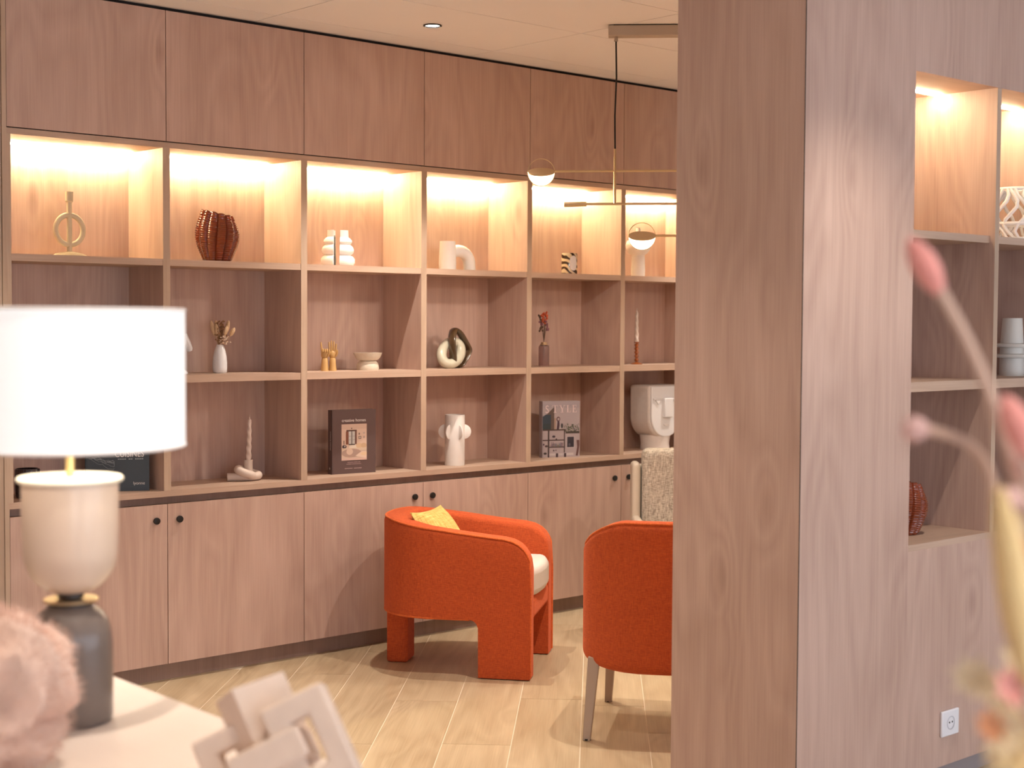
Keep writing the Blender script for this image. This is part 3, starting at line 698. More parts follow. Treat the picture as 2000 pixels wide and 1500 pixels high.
# serif capitals cut from thick and thin strokes
def serif(letters, x0, z0, hh, parent):
    g = G(); k, th = .0048, .0017
    def bar(xa, xb, za, zb): g.add([(xa, 0, za), (xb, 0, za), (xb, 0, zb), (xa, 0, zb)], [(0, 1, 2, 3)])
    x = x0
    for L_, w in letters:
        if L_ == 'T':
            bar(x, x+w, z0+hh-th, z0+hh); bar(x, x+th, z0+hh-.008, z0+hh); bar(x+w-th, x+w, z0+hh-.008, z0+hh); bar(x+w/2-k/2, x+w/2+k/2, z0, z0+hh); bar(x+w/2-.008, x+w/2+.008, z0, z0+th)
        elif L_ == 'Y':
            g.add([(x+.002, 0, z0+hh), (x+.002+k, 0, z0+hh), (x+w/2+k/2, 0, z0+hh*.45), (x+w/2-k/2, 0, z0+hh*.45)], [(0, 1, 2, 3)])
            g.add([(x+w-.002-th, 0, z0+hh), (x+w-.002, 0, z0+hh), (x+w/2+k/2, 0, z0+hh*.45), (x+w/2+k/2-th, 0, z0+hh*.45)], [(0, 1, 2, 3)])
            bar(x+w/2-k/2, x+w/2+k/2, z0, z0+hh*.46); bar(x+w/2-.008, x+w/2+.008, z0, z0+th); bar(x-.002, x+.011, z0+hh-th, z0+hh); bar(x+w-.009, x+w+.002, z0+hh-th, z0+hh)
        elif L_ in 'LE':
            bar(x+.004, x+.004+k, z0, z0+hh); bar(x, x+w, z0, z0+th); bar(x+w-th, x+w, z0, z0+.009); bar(x, x+.013, z0+hh-th, z0+hh)
            if L_ == 'E': bar(x, x+w-.002, z0+hh-th, z0+hh); bar(x+w-.002-th, x+w-.002, z0+hh-.008, z0+hh); bar(x+.004, x+w*.72, z0+hh*.5, z0+hh*.5+th); bar(x+w*.72-th, x+w*.72, z0+hh*.5-.004, z0+hh*.5+.006)
        x += w+.0075
    return g.build('title', TP, parent, loc=(0, -.0022, 0))
text_mesh('S', .053, 'title', TP, t, (.016, -.0022, .2105), align='LEFT', xs=.78)
serif([('T', .030), ('Y', .029), ('L', .022), ('E', .023)], .051, .2120, .0345, t)
# dark book
bw, bh = .232, .262
t = book_obj('slate-blue book with a line drawing behind the table lamp', (-.255, .155, Z3), math.atan2(-.085, .165), bw, bh, .028, (.050, .062, .075))
text_mesh('CUISINES', .036, 'title', WT, t, (bw-.019, -.0006, .128), align='RIGHT', xs=.72)
rects_mesh('subtitle_line', [(R4(.118+k*.0078, .1242+k*.0078, .118, .122), (.32, .36, .37)) for k in range(12) if k not in (4, 7)], t, (0, -.0004, 0))
g = G()
for kk in range(7):
    x = .012+kk*.004; z = .125
    p_ = []
    for q in range(14):
        p_.append((x, -.0006, z)); x += rr.uniform(.002, .011); z += rr.uniform(-.008, .004)
        x = min(x, .105)
    g.tube(p_, .0004, 4)
g.build('line_drawing', GRT, t)
text_mesh('lyonne', .016, 'publisher_mark', WT, t, (bw-.016, -.0006, .024), align='RIGHT')

# knotted candle holder
t = thing('knot_candle_holder', 'cream knotted-tube candle holder on the counter board', 'candle holder', (.410, .12, Z3))
kp = [(-.068, .024, .0165), (-.035, .006, .0165), (.0, -.012, .0168), (.034, -.020, .018), (.058, -.004, .020), (.050, .022, .026), (.020, .030, .036), (-.016, .018, .046), (-.034, -.004, .045), (-.022, -.022, .036), (.004, -.030, .026), (.018, -.026, .022)]
def smooth_open(kp, n=6):
    kp = [Vector(p_) for p_ in kp]; out = []
    for i in range(len(kp)-1):
        p0, p1, p2, p3 = kp[max(i-1, 0)], kp[i], kp[i+1], kp[min(i+2, len(kp)-1)]
        for j in range(n):
            u = j/n; out.append(.5*((2*p1)+(-p0+p2)*u+(2*p0-5*p1+4*p2-p3)*u*u+(-p0+3*p1-3*p2+p3)*u**3))
    out.append(kp[-1]); return out
CREAMH = plain('cream_matte_ceramic', (.66, .54, .46), .45, noise=.04)
G().tube(smooth_open(kp), .0165, 16).build('knotted_tube', CREAMH, t, smooth=True)
G().lathe([(.012, .030), (.0175, .034), (.0175, .083), (.0125, .083), (.0125, .06), (.001, .06)], 24, c=(.018, .006)).build('cup', CREAMH, t, smooth=True)
twist_candle('twisted_candle', 'tapering twisted ivory candle in the knotted holder', (.428, .126, Z3+.06), .192, .0105, plain('rosy_wax', (.70, .56, .49), .5, sss=.1), tilt=.035)

# eared cylinder vase
t = thing('eared_vase', 'white cylinder vase with round disc ears around it', 'vase', (1.477, .10, Z3))
G().lathe([(.043, 0), (.0445, .004), (.0445, .222), (.043, .226), (.040, .226), (.040, .02), (.001, .02)], 40).build('cylinder', WHITE, t, smooth=True)
for k in range(6):
    a = -.73+k*PI/3
    dsk = G().lathe([(.030, -.003), (.033, -.0015), (.033, .0015), (.030, .003)], 28)
    M = Matrix.Rotation(a, 4, 'Z') @ Matrix.Translation((.040, 0, .150)) @ Matrix.Rotation(PI/2, 4, 'X')
    dsk.xf(M).build('disc_ear', WHITE, t, smooth=True)

# face vessel
t = thing('face_vase', 'white stoneware face vessel with relief eye, nose and mouth', 'vase', (2.700, .06, Z3))
FACEW = plain('rough_white_stoneware', (.74, .68, .64), .8, noise=.08, nscale=40, bump=.3, bscale=40)
FACEF = plain('smooth_white_face', (.80, .79, .80), .6, noise=.02, bump=.08)
w_, z0_, z1_ = .236, .062, .327
def uprof(w, za, zb, ins=0):
    r_ = .105; P_ = [(ins, zb-ins), (w-ins, zb-ins)]
    for k in range(9): a = -PI/2*k/8; P_.append((w-r_+(r_-ins)*math.cos(a), za+r_+(r_-ins)*math.sin(a)))
    for k in range(9): a = -PI/2-PI/2*k/8; P_.append((r_+(r_-ins)*math.cos(a), za+r_+(r_-ins)*math.sin(a)))
    return P_
MX = Matrix(((1, 0, 0, 0), (0, 0, 1, 0), (0, 1, 0, 0), (0, 0, 0, 1)))
G().prism(uprof(w_, z0_, z1_), .0, .140).xf(MX).build('body', FACEW, t, bevel=.016, seg=4)
G().prism(uprof(w_-.016, z0_+.004, z1_-.006), -.008, .012).xf(Matrix.Translation((.008, 0, 0)) @ MX).build('face_plate', FACEF, t, bevel=.005, seg=3)
G().lathe([(.075, 0), (.072, .03), (.078, .075)], 32, c=(w_/2, .07)).build('foot', FACEW, t, smooth=True)
cx = w_/2
G().box(cx-.030, cx+.030, -.026, -.006, .165, .262).build('nose', FACEF, t, bevel=.004)
for s in (-1, 1):
    G().box(cx+s*.066-.034, cx+s*.066+.034, -.014, -.006, .253, .262).build('brow', FACEF, t, bevel=.002)
    G().prism([(-.019, .0), (.019, .0), (.0, -.022)], 0, .006).xf(Matrix.Translation((cx+s*.066, -.014, .252)) @ MX).build('eye', FACEF, t, bevel=.001)
G().lathe([(.024, 0), (.021, .006), (.002, .008)], 24).xf(Matrix.Translation((cx, -.006, .130)) @ Matrix.Diagonal((1, 1, .45, 1)) @ Matrix.Rotation(PI/2, 4, 'X')).build('mouth', FACEF, t, smooth=True)

# ------------------------------------------------------------------ niche decor
t = book_obj('pale lilac book standing in the lit niche behind the partition edge', (.935, -2.535, 1.630), .18, .108, .236, .022, (.60, .55, .60))
rects_mesh('cover_photo', [(R4(.08, .107, .12, .16), (.10, .08, .07)), (R4(.085, .107, .05, .07), (.14, .12, .1))], t, (0, -.0004, 0))
t = thing('tiered_vase', 'off-white tapered vase with two flat collars in the niche', 'vase', (1.722, -2.46, 1.195))
OFFW = plain('off_white_ceramic', (.70, .66, .60), .5, noise=.03)
G().lathe([(.039, 0), (.039, .02), (.037, .10), (.031, .188), (.028, .188), (.03, .05), (.001, .04)], 32).build('body', OFFW, t, smooth=True)
for z in (.058, .092): G().lathe([(.038, z), (.056, z+.002), (.058, z+.007), (.056, z+.012), (.036, z+.014)], 36).build('collar', OFFW, t, smooth=True)
t = thing('openwork_basket', 'white openwork dome basket on the lit niche shelf', 'basket', (1.722, -2.46, 1.630))
def dome_r(z): return .088-.022*max(0, (z-.06)/.12)**1.6*1.6
NRB = 16
for k in range(NRB):
    a0_ = 2*PI*k/NRB; p_ = []
    for j in range(9):
        z = .010+.158*j/8; a = a0_+.25*math.sin(j*.9+k); p_.append((dome_r(z)*math.cos(a), dome_r(z)*math.sin(a), z))
    G().tube(p_, .0062, 7).build('rib', WHITE, t, smooth=True)
for z, r_ in ((.006, .007), (.056, .0062), (.170, .006)):
    G().tube([(dome_r(z)*math.cos(2*PI*i/32), dome_r(z)*math.sin(2*PI*i/32), z) for i in range(32)], r_, 8, closed=True).build('hoop', WHITE, t, smooth=True)

# ------------------------------------------------------------------ pendant lamp
pu = Vector((.70, -.714, 0)); pang = math.atan2(pu.y, pu.x)
t = thing('pendant_lamp', 'brass mobile pendant lamp with half-dome glass shades above the chairs', 'lamp', (1.463, -.896, HC), (0, 0, pang))
SATIN = plain('satin_nickel_canopy', (.50, .44, .38), .45, metal=.6)
cb = G().box(-.03, 1.0, -.03, .03, -.044, -.004).build('canopy', SATIN, t, bevel=.002)
G().box(-.01, .98, -.02, .02, -.005, -.0002).build('canopy_spacer', DARKGAP, t)
GLASSE = plain('opal_glass_glow', (.85, .80, .70), .4, emit=(1.0, .82, .58), estr=5.0)
def pendant_rod(x, ztop, zbot, parent):
    G().lathe([(.008, -.062), (.006, -.044)], 14, c=(x, 0)).build('cord_grip', SATIN, parent, smooth=True)
    G().tube([(x, 0, -.055), (x+.003, 0, -.2), (x-.002, 0, -.35), (x, 0, ztop)], .0034, 8).build('cord', BLACK, parent, smooth=True)
    G().tube([(x, 0, ztop+.01), (x, 0, zbot)], .0055, 10).build('rod', BRASS, parent, smooth=True)
pendant_rod(0, -.489, -.694, t); pendant_rod(.86, -.489, -.822, t)
def dome(x, z, parent, side):
    R_ = .052
    prof = [(R_*math.sin(PI/2*k/10)+.0001, -R_*math.cos(PI/2*k/10)) for k in range(11)]
    TL = Matrix.Translation((x, 0, z)) @ Matrix.Rotation(math.radians(21), 4, 'X')
    sh = G().lathe(prof, 30).xf(TL).build('glass_shade', GLASSE, parent, smooth=True)
    d = G().lathe([(.001, .0), (R_+.001, -.001), (R_+.001, .004), (.001, .004)], 32)
    d.xf(TL).build('cap_disc', BRASS, sh)
    pts = [(x+(R_+.001)*math.cos(2*PI*i/40), 0, z+(R_+.001)*math.sin(2*PI*i/40)) for i in range(40)]
    G().tube(pts, .0014, 6, closed=True).build('wire_ring', BRASS, sh, smooth=True)
    ld = bpy.data.lights.new('bulb', 'SPOT'); ld.energy = side; ld.color = WARM; ld.shadow_soft_size = .04; ld.spot_size = math.radians(176); ld.spot_blend = .25
    lo = bpy.data.objects.new('bulb', ld); COL.objects.link(lo); lo.parent = sh; lo.location = (x, 0, z-.058)
dome(-.289, -.570, t, 16)
G().tube([(-.236, 0, -.566), (.86, 0, -.562)], .0048, 10).build('arm', BRASS, t, smooth=True)
G().tube([(-.11, 0, -.694), (.86, 0, -.690)], .0048, 10).build('arm', BRASS, t, smooth=True)
G().tube([(-.198, 0, -.696), (-.11, 0, -.694)], .0098, 14).build('counterweight', BRASS, t, smooth=True)
dome(.108, -.820, t, 18)
G().tube([(.161, 0, -.818), (1.25, 0, -.818)], .0048, 10).build('arm', BRASS, t, smooth=True)
dome(1.15, -.570, t, 30)
G().tube([(.86, 0, -.562), (1.10, 0, -.566)], .0048, 10).build('arm', BRASS, t, smooth=True)

# ------------------------------------------------------------------ chairs
def shell(stations, nz=7, rtop=.022, rbot=0.0):
    """stations: list of (outer xy, inner xy, bottom z, top z) -> swept wall with rounded top edges"""
    g = G(); loops = []
    for (o, i, b, h) in stations:
        o = Vector(o); i = Vector(i); d = (i-o); th = d.length; d.normalize(); L_ = []
        r_ = min(rtop, th*.45)
        zs_ = [b+(h-r_-b)*k/(nz-1) for k in range(nz)] if not rbot else [b+rbot*(1-math.cos(PI/2*k/5)) for k in range(6)]+[b+rbot+(h-r_-b-rbot)*k/(nz-1) for k in range(1, nz)]
        def ins(z): return rbot-math.sqrt(max(0, rbot*rbot-(b+rbot-z)**2)) if rbot and z < b+rbot else 0
        for z in zs_: L_.append((*(o+d*ins(z)), z))
        for k in range(1, 5): a = PI/2*k/4; q = o+d*(r_-r_*math.cos(a)); L_.append((*q, h-r_+r_*math.sin(a)))
        for k in range(4): a = PI/2-PI/2*k/4; q = i-d*(r_-r_*math.cos(a)); L_.append((*q, h-r_+r_*math.sin(a)))
        for z in reversed(zs_): L_.append((*i, z))
        loops.append(L_)
    n = len(loops[0]); vs_ = [p_ for L_ in loops for p_ in L_]; fs_ = []
    for j in range(len(loops)-1):
        for k in range(n): fs_.append((j*n+k, j*n+(k+1) % n, (j+1)*n+(k+1) % n, (j+1)*n+k))
    fs_ += [tuple(reversed(range(n))), tuple(range((len(loops)-1)*n, len(loops)*n))]
    return g.add(vs_, fs_)
# barrel armchair, local +X = front, local +Y = its left side seen from the seat
ca = math.atan2(-.788, .615)
t = thing('armchair', 'orange wool barrel armchair with three block legs and mustard cushion', 'armchair', (1.253, -.714, 0), (0, 0, ca))
WH, TH, AB, BA = .274, .088, -.36, .268
def ch_top(a, back):   # a: along depth; rises to the back
    h = .540+.060*min(1, max(0, (-a-.08)/.50))**1.2
    rc = .105
    if a > -rc: h -= rc-math.sqrt(max(0, rc*rc-(a+rc)**2))
    return h
def ch_bot(a):
    if a >= -.2: return 0.004
    if a > -.235: x_ = (-.2-a)/.035; return .19+.035*math.sqrt(max(0, 1-(1-x_)**2))
    return .225
aa = [0, -.004, -.012, -.025, -.045, -.07, -.105, -.15, -.199, -.2002, -.206, -.213, -.222, -.235, -.28, -.33, -.36]
stt = []; pipe = []; pipeb = []
for a in aa: stt.append(((a, -WH), (a, -WH+TH), ch_bot(a), ch_top(a, 0)))
for k in range(1, 24):
    th_ = -PI/2-PI*k/24
    se = lambda v: math.copysign(abs(v)**.86, v)
    stt.append(((AB+BA*se(math.cos(th_)), WH*se(math.sin(th_))), (AB+(BA-TH-.01)*se(math.cos(th_)), (WH-TH)*se(math.sin(th_))), .225, ch_top(AB+BA*math.cos(th_), 1)))
for a in reversed(aa): stt.append(((a, WH), (a, WH-TH), ch_bot(a), ch_top(a, 0)))
shell(stt, rtop=.026).build('shell', ORANGE, t, smooth=True)
for (o, i, b, h) in stt:
    oo = Vector(o); ii = Vector(i); d = (ii-oo).normalized()
    pp_ = oo+d*.006; pipe.append((pp_.x, pp_.y, h-.006))
fr1 = [(.002, -WH+.006, z) for z in (.01, .2, .35)]; fr2 = [(.002, WH-.006, z) for z in (.35, .2, .01)]
G().tube(fr1+pipe[1:-1]+fr2, .0042, 8).build('piping', ORANGEP, t, smooth=True)
G().tube([(a, -WH+.004, ch_bot(a)) for a in aa[13:]]+[(o[0]*.995, o[1]*.995, b) for (o, i, b, h) in stt[17:40]]+[(a, WH-.004, ch_bot(a)) for a in reversed(aa[13:])], .0042, 8).build('piping', ORANGEP, t, smooth=True)
G().box(-.615, -.528, -.072, .052, 0.0, .24).build('leg', ORANGE, t, bevel=.012, seg=3)
seat = G().box(-.50, .0, -WH+TH-.005, WH-TH+.005, .215, .30).build('seat_base', ORANGE, t, bevel=.02, seg=3)
sc_ = [(-.008, -.188), (.014, -.10), (.020, 0), (.014, .10), (-.008, .188)]
bk_ = [(AB+.185*math.cos(PI/2+PI*k/10), .188*math.sin(PI/2+PI*k/10)) for k in range(11)]
G().prism(sc_+bk_, .300, .418).build('seat_cushion', SEATW, t, bevel=.03, seg=4)
# mustard cushion
def pillow(sz, th, n=18):
    g = G(); vs_ = []; fs_ = []
    for s in (1, -1):
        for j in range(n+1):
            for i in range(n+1):
                u, v = 2*i/n-1, 2*j/n-1
                e = (1-abs(u)**2.6)*(1-abs(v)**2.6)
                pin = 1-.10*(1-abs(u*v))*0
                k1 = 1-.09*(1-v*v)*(abs(u)**3); k2 = 1-.09*(1-u*u)*(abs(v)**3)
                vs_.append((u*sz/2*k1*pin, s*th/2*e**.62, v*sz/2*k2*pin))
    m = (n+1)**2
    for s in range(2):
        for j in range(n):
            for i in range(n): fs_.append((s*m+j*(n+1)+i, s*m+j*(n+1)+i+1, s*m+(j+1)*(n+1)+i+1, s*m+(j+1)*(n+1)+i))
    return g.add(vs_, fs_)
T_ = (rt*.40+Vector((fw.x, fw.y, 0))*.92).normalized(); pz = (-rt*.58+Vector((0, 0, .80))); pz = (pz-T_*pz.dot(T_)).normalized()
pc = pillow(.27, .11).build('cushion', YELLOW, None, smooth=True, loc=Vector((.932, -.395, .602))-pz*.115)
pc.rotation_euler = Matrix((T_, pz.cross(T_), pz)).transposed().to_euler()
tag(pc, 'small mustard woven cushion leaning inside the orange armchair', 'cushion')

# orange tub chair (seen from behind), local +X = front, +Y = left
c2 = math.atan2(.61, .79)
rear_leg = Vector((.649, -1.585)); Lft = Vector((-math.sin(c2), math.cos(c2)))
o2 = rear_leg-Lft*.215
t = thing('tub_chair', 'orange upholstered tub chair on slim taupe legs beside the partition end', 'chair', (o2.x, o2.y, 0), (0, 0, c2))
def tub_top(s, a):
    h = .724
    if abs(s) > .085: h -= .085*((abs(s)-.085)/.17)**2.0
    h -= .16*max(0, a-.02)**1.1*1.6
    return h
stt = []
for a in (.46, .452, .43, .38, .3, .2, .12): stt.append(((a, .245), (a, .185), .25, tub_top(.245, a)))
for k in range(1, 12):
    th_ = PI/2+PI/2*k/11; stt.append(((.12+.155*math.cos(th_), .09+.155*math.sin(th_)), (.12+.095*math.cos(th_), .09+.095*math.sin(th_)), .25-.022*k/11, tub_top(.09+.155*math.sin(th_), .12+.155*math.cos(th_))))
for s in (.05, 0, -.05): stt.append(((-.035-.004*(1-(s/.09)**2), s), (.025, s), .226, tub_top(s, 0)))
left = stt[:18]
for (o, i, b, h) in reversed(left): stt.append(((o[0], -o[1]), (i[0], -i[1]), b, h))
shell(stt, nz=12, rtop=.028, rbot=.034).build('shell', ORANGE, t, smooth=True)
pt = []
for (o, i, b, h) in stt: oo = Vector(o); d = (Vector(i)-oo).normalized()*.007; pt.append((o[0]+d.x, o[1]+d.y, h-.007))
G().tube(pt, .004, 8).build('piping', ORANGEP, t, smooth=True)
G().box(.0, .47, -.19, .19, .25, .33).build('seat_base', ORANGE, t, bevel=.03, seg=3)
G().box(.03, .485, -.183, .183, .33, .44).build('seat_cushion', SEATW, t, bevel=.035, seg=4)
for (a, s) in ((.0, .215), (.0, -.215), (.506, .205), (.506, -.205)):
    aw = a+(.028 if a < .1 else -.05)
    g = G()
    for (z, w2, xx, yy) in ((.0, .0125, a, s), (.27, .019, aw, s*.91)):
        g.v += [(xx-w2, yy-w2, z), (xx+w2, yy-w2, z), (xx+w2, yy+w2, z), (xx-w2, yy+w2, z)]
    g.f = [(3, 2, 1, 0), (4, 5, 6, 7), (0, 1, 5, 4), (1, 2, 6, 5), (2, 3, 7, 6), (3, 0, 4, 7)]
    lg = g.build('leg', LEGW, t, bevel=.002)
    G().lathe([(.0135, 0), (.0135, .006)], 12, c=(a, s)).build('glide', BLACK, lg)

# tweed lounge chair facing the camera, local +X = front
cg = math.atan2(-.745, -.665)
gb = Vector((2.09, -.466))+Vector((.746, -.666))*.265
t = thing('lounge_chair', 'high-backed chair of speckled tweed with beige vinyl sides', 'chair', (gb.x, gb.y, 0), (0, 0, cg))
G().box(-.10, .02, -.262, .262, .30, .800).build('backrest', TWEED, t, bevel=.03, seg=4)
G().box(-.10, .50, -.262, .262, .20, .42).build('seat', TWEED, t, bevel=.04, seg=4)
for s in (-1, 1):
    G().box(-.15, -.02, s*.286-.02, s*.286+.02, .16, .735).build('side_panel', BEIGEV, t, bevel=.018, seg=4)
    G().box(-.06, .42, s*.286-.02, s*.286+.02, .16, .50).build('armrest', BEIGEV, t, bevel=.018, seg=4)
    for a in (-.10, .38): G().lathe([(.012, 0), (.018, .18)], 12, c=(a, s*.26)).build('leg', LEGW, t, smooth=True)
G().box(-.165, -.098, -.30, .30, .16, .72).build('back_panel', BEIGEV, t, bevel=.025, seg=4)

# ------------------------------------------------------------------ foreground table and things on it
TZ = .75
t = thing('table', 'pale wood table with a lamp and stone links on it', 'table', (-1.96, -3.62, 0))
G().box(-.41, .41, -1.09, 1.07, TZ-.035, TZ).build('table_top', TABLEW, t, bevel=.006)
for sx in (-1, 1):
    for y in (-1.02, 1.0): G().box(sx*.36-.025, sx*.36+.025, y-.025, y+.025, 0, TZ-.035).build('leg', TABLEW, t)
    G().box(sx*.36-.01, sx*.36+.01, -.995, .975, TZ-.11, TZ-.035).build('apron', TABLEW, t)

lx, ly = -1.7345, -2.8755
t = thing('table_lamp', 'table lamp with white drum shade, cream bowl and grey bottle base', 'lamp', (lx, ly, TZ))
GREYB = plain('grey_lacquer', (.19, .145, .12), .28, coat=.25)
CREAMB = plain('cream_lacquer', (.72, .56, .43), .30, coat=.25)
G().lathe([(.052, 0), (.054, .001), (.054, .003), (.0605, .004), (.0618, .010), (.0618, .118), (.0600, .138), (.0545, .156), (.0460, .168), (.038, .1735), (.034, .178), (.001, .178)], 48).build('base', GREYB, t, smooth=True)
G().lathe([(.031, .176), (.031, .1835), (.012, .1835), (.012, .190), (.019, .191), (.019, .197), (.001, .197)], 40).build('neck', plain('dark_neck', (.06, .045, .035), .4), t, smooth=True)
G().lathe([(.012, .1838), (.0405, .1845), (.0415, .1862), (.0405, .1880), (.012, .1885)], 40, cap=False).build('neck_ring', BRASS, t, smooth=True)
bp_ = [(.010, .1945)]
for k in range(1, 13): a = PI/2*k/12; bp_.append((.0700*math.sin(a)**.92, .262-.0675*math.cos(a)))
bp_ += [(.0712, .30), (.0714, .366)]
G().lathe(bp_, 48).build('bowl', CREAMB, t, smooth=True)
G().lathe([(.001, .366), (.076, .366), (.0785, .3685), (.0785, .3715), (.076, .374), (.001, .374)], 48).build('lid', plain('cream_lid', (.80, .74, .60), .4), t, smooth=True)
G().tube([(0, 0, .372), (0, 0, .55)], .0062, 14).build('stem', plain('gold_stem', (.75, .56, .24), .3, metal=.7), t, smooth=True)
SHADE = plain('white_shade_linen', (.90, .88, .86), .9, emit=(1.0, .97, .93), estr=.46)
sr, s0, s1 = .1712, .420, .628
sh = G().lathe([(sr, s0), (sr, s1), (sr-.002, s1), (sr-.002, s0), (sr, s0)], 72, cap=False).build('shade', SHADE, t, smooth=True)
for z in (s0+.001, s1-.001): G().tube([(sr*math.cos(2*PI*i/64), sr*math.sin(2*PI*i/64), z) for i in range(64)], .0022, 6, closed=True).build('shade_rim', plain('shade_rim', (.85, .80, .76), .8), sh, smooth=True)
for k in range(3):
    a = 2*PI*k/3+.4; G().tube([(0, 0, s1-.02), (sr*.98*math.cos(a), sr*.98*math.sin(a), s1-.006)], .0016, 6).build('spider_arm', BRASS, sh)
ld = bpy.data.lights.new('bulb', 'POINT'); ld.energy = 3.6; ld.color = (1, .85, .68); ld.shadow_soft_size = .035
lo = bpy.data.objects.new('bulb', ld); COL.objects.link(lo); lo.parent = t; lo.location = (0, 0, .54)
G().ball((0, 0, .545), (.022, .022, .03), 16, 10).build('bulb_glass', emitter('bulb_glass', (1, .88, .72), 12.0), t, smooth=True).visible_shadow = True

# stone chain links: interlocked chunky rectangular links, leaning together on the table
def rect_link(w, h, bar, th):
    vs_ = []; fs_ = []
    for z in (0, -th):
        vs_ += [(0, 0, z), (w, 0, z), (w, h, z), (0, h, z), (bar, bar, z), (w-bar, bar, z), (w-bar, h-bar, z), (bar, h-bar, z)]
    for k in range(4):
        k2 = (k+1) % 4
        fs_ += [(k, 4+k, 4+k2, k2), (8+k, 8+k2, 12+k2, 12+k), (k, k2, 8+k2, 8+k), (4+k, 12+k, 12+k2, 4+k2)]
    return G().add(vs_, fs_)
rv, uv, fv = Vector((.746, -.666, 0)), Vector((0, 0, 1)), Vector((.666, .746, 0))
E1 = (rv*.89+uv*.45+fv*.05).normalized()
E2 = (rv*.40-uv*.86-fv*.30); E2 = (E2-E1*E2.dot(E1)).normalized(); EN = E2.cross(E1)
if EN.dot(fv) > 0: EN = -EN
def frame(c, ex, ey, ez): return Matrix(((ex.x, ey.x, ez.x, c.x), (ex.y, ey.y, ez.y, c.y), (ex.z, ey.z, ez.z, c.z), (0, 0, 0, 1)))
t = thing('stone_links', 'travertine ornament of interlocked square chain links on the table corner', 'ornament', (-1.70, -3.44, TZ+.007))
def put(c, ex, ey, ez, w, h, bar, th):
    return rect_link(w, h, bar, th).xf(Matrix.Translation((1.70, 3.44, -TZ)) @ frame(c, ex, ey, ez)).build('link', TRAV, t, bevel=.005, seg=3)
TLB = Vector((-1.7424, -3.4155, 0.8662))
put(TLB, E1, E2, EN, .086, .124, .031, .034)
RA = Matrix.Rotation(-.75, 3, E2)
put(Vector((-1.7530, -3.3713, 0.8884)), RA @ E1, E2, RA @ EN, .080, .125, .039, .050)
put(Vector((-1.7893, -3.3295, 0.8160)), E1, E2, EN, .110, .082, .028, .034)
put(Vector((-1.7835, -3.4022, 0.8098)), E1, -EN, E2*-1, .100, .080, .030, .040)

# fluffy pink cushion on the table
fc = Vector((-1.985, -3.101, .865))
FUR = plain('dusty_pink_fur', (.76, .51, .39), .95, noise=.28, nscale=22, sheen=.6)
t = thing('fluffy_cushion', 'fluffy dusty-pink faux fur cushion beside the table lamp', 'cushion', (fc.x, fc.y, TZ))
from mathutils import noise as mn
g = G().ball((0, 0, .117), (.140, .142, .116), 64, 40)
vv = []
for p_ in g.v:
    q = Vector(p_); c_ = Vector((0, 0, .117)); d = (q-c_)
    n_ = mn.noise(q*14)*.038+mn.noise(q*34)*.016
    crease = -.020*math.exp(-((q.z-.095-.35*q.x*.2)/.012)**2)
    d2 = d*(1+(n_+crease)/max(d.length, .01)); r_ = c_+d2; r_.z = max(r_.z, .002); vv.append(tuple(r_))
g.v = vv
body = g.build('fur_body', FUR, t, smooth=True)
me = body.data; hv = []; hf = []; hr = random.Random(5)
for p_ in me.polygons:
    for rep in range(5):
        a_, b_, c_ = [me.vertices[i].co for i in p_.vertices[:3]]
        u, v = hr.random(), hr.random()
        if u+v > 1: u, v = 1-u, 1-v
        o_ = a_+(b_-a_)*u+(c_-a_)*v; nrm = p_.normal
        tan = Vector((hr.uniform(-1, 1), hr.uniform(-1, 1), hr.uniform(-1, .3))); d = (nrm+tan*.55).normalized(); L_ = hr.uniform(.008, .017)
        w = nrm.cross(d); w = w.normalized()*.0007 if w.length > 1e-4 else Vector((.0007, 0, 0))
        tip = o_+d*L_
        if tip.z < .001: continue
        k = len(hv); hv += [tuple(o_-w), tuple(o_+w), tuple(tip)]; hf.append((k, k+1, k+2))
hm = bpy.data.meshes.new('fur'); hm.from_pydata(hv, [], hf)
tag(link('fur', hm, FUR, t), kind='stuff')

# dried flower arrangement at the near table end
vx, vy = -1.665, -4.475
t = tag(G().lathe([(.05, 0), (.062, .01), (.072, .08), (.066, .15), (.045, .20), (.032, .225), (.036, .24), (.031, .24), (.027, .222), (.04, .19), (.06, .1), (.001, .03)], 36).build('flower_vase', CREAM, None, smooth=True, loc=(vx, vy, TZ)), 'cream stoneware vase of dried flowers at the near table end', 'vase')
t = thing('dried_bouquet', 'loose bunch of pink and ochre dried flowers in front of the partition', 'flowers', (vx, vy, TZ+.06))
PKF = plain('pink_dyed_tail', (.90, .36, .30), .95, noise=.15, nscale=50, sheen=.6)
PKP = plain('pale_pink_tail', (.88, .58, .52), .95, noise=.1, nscale=50, sheen=.5)
OCH = plain('ochre_reed', (.88, .63, .30), .9, noise=.15, nscale=40, sheen=.3)
CRF = plain('cream_petal', (.86, .68, .42), .9, noise=.1, nscale=40)
RUST = plain('rust_seed_head', (.70, .30, .14), .9, noise=.2, nscale=40)
STM = plain('dried_stem', (.62, .42, .32), .85)
base = Vector((vx, vy, TZ+.20)); org = Vector((vx, vy, TZ+.06))
def stem(pts, r=.0034):
    P_ = smooth_open([base-Vector((0, 0, .12))]+[base]+pts, 6)
    G().tube([p_-org for p_ in P_], r, 7).build('stem', STM, t, smooth=True)
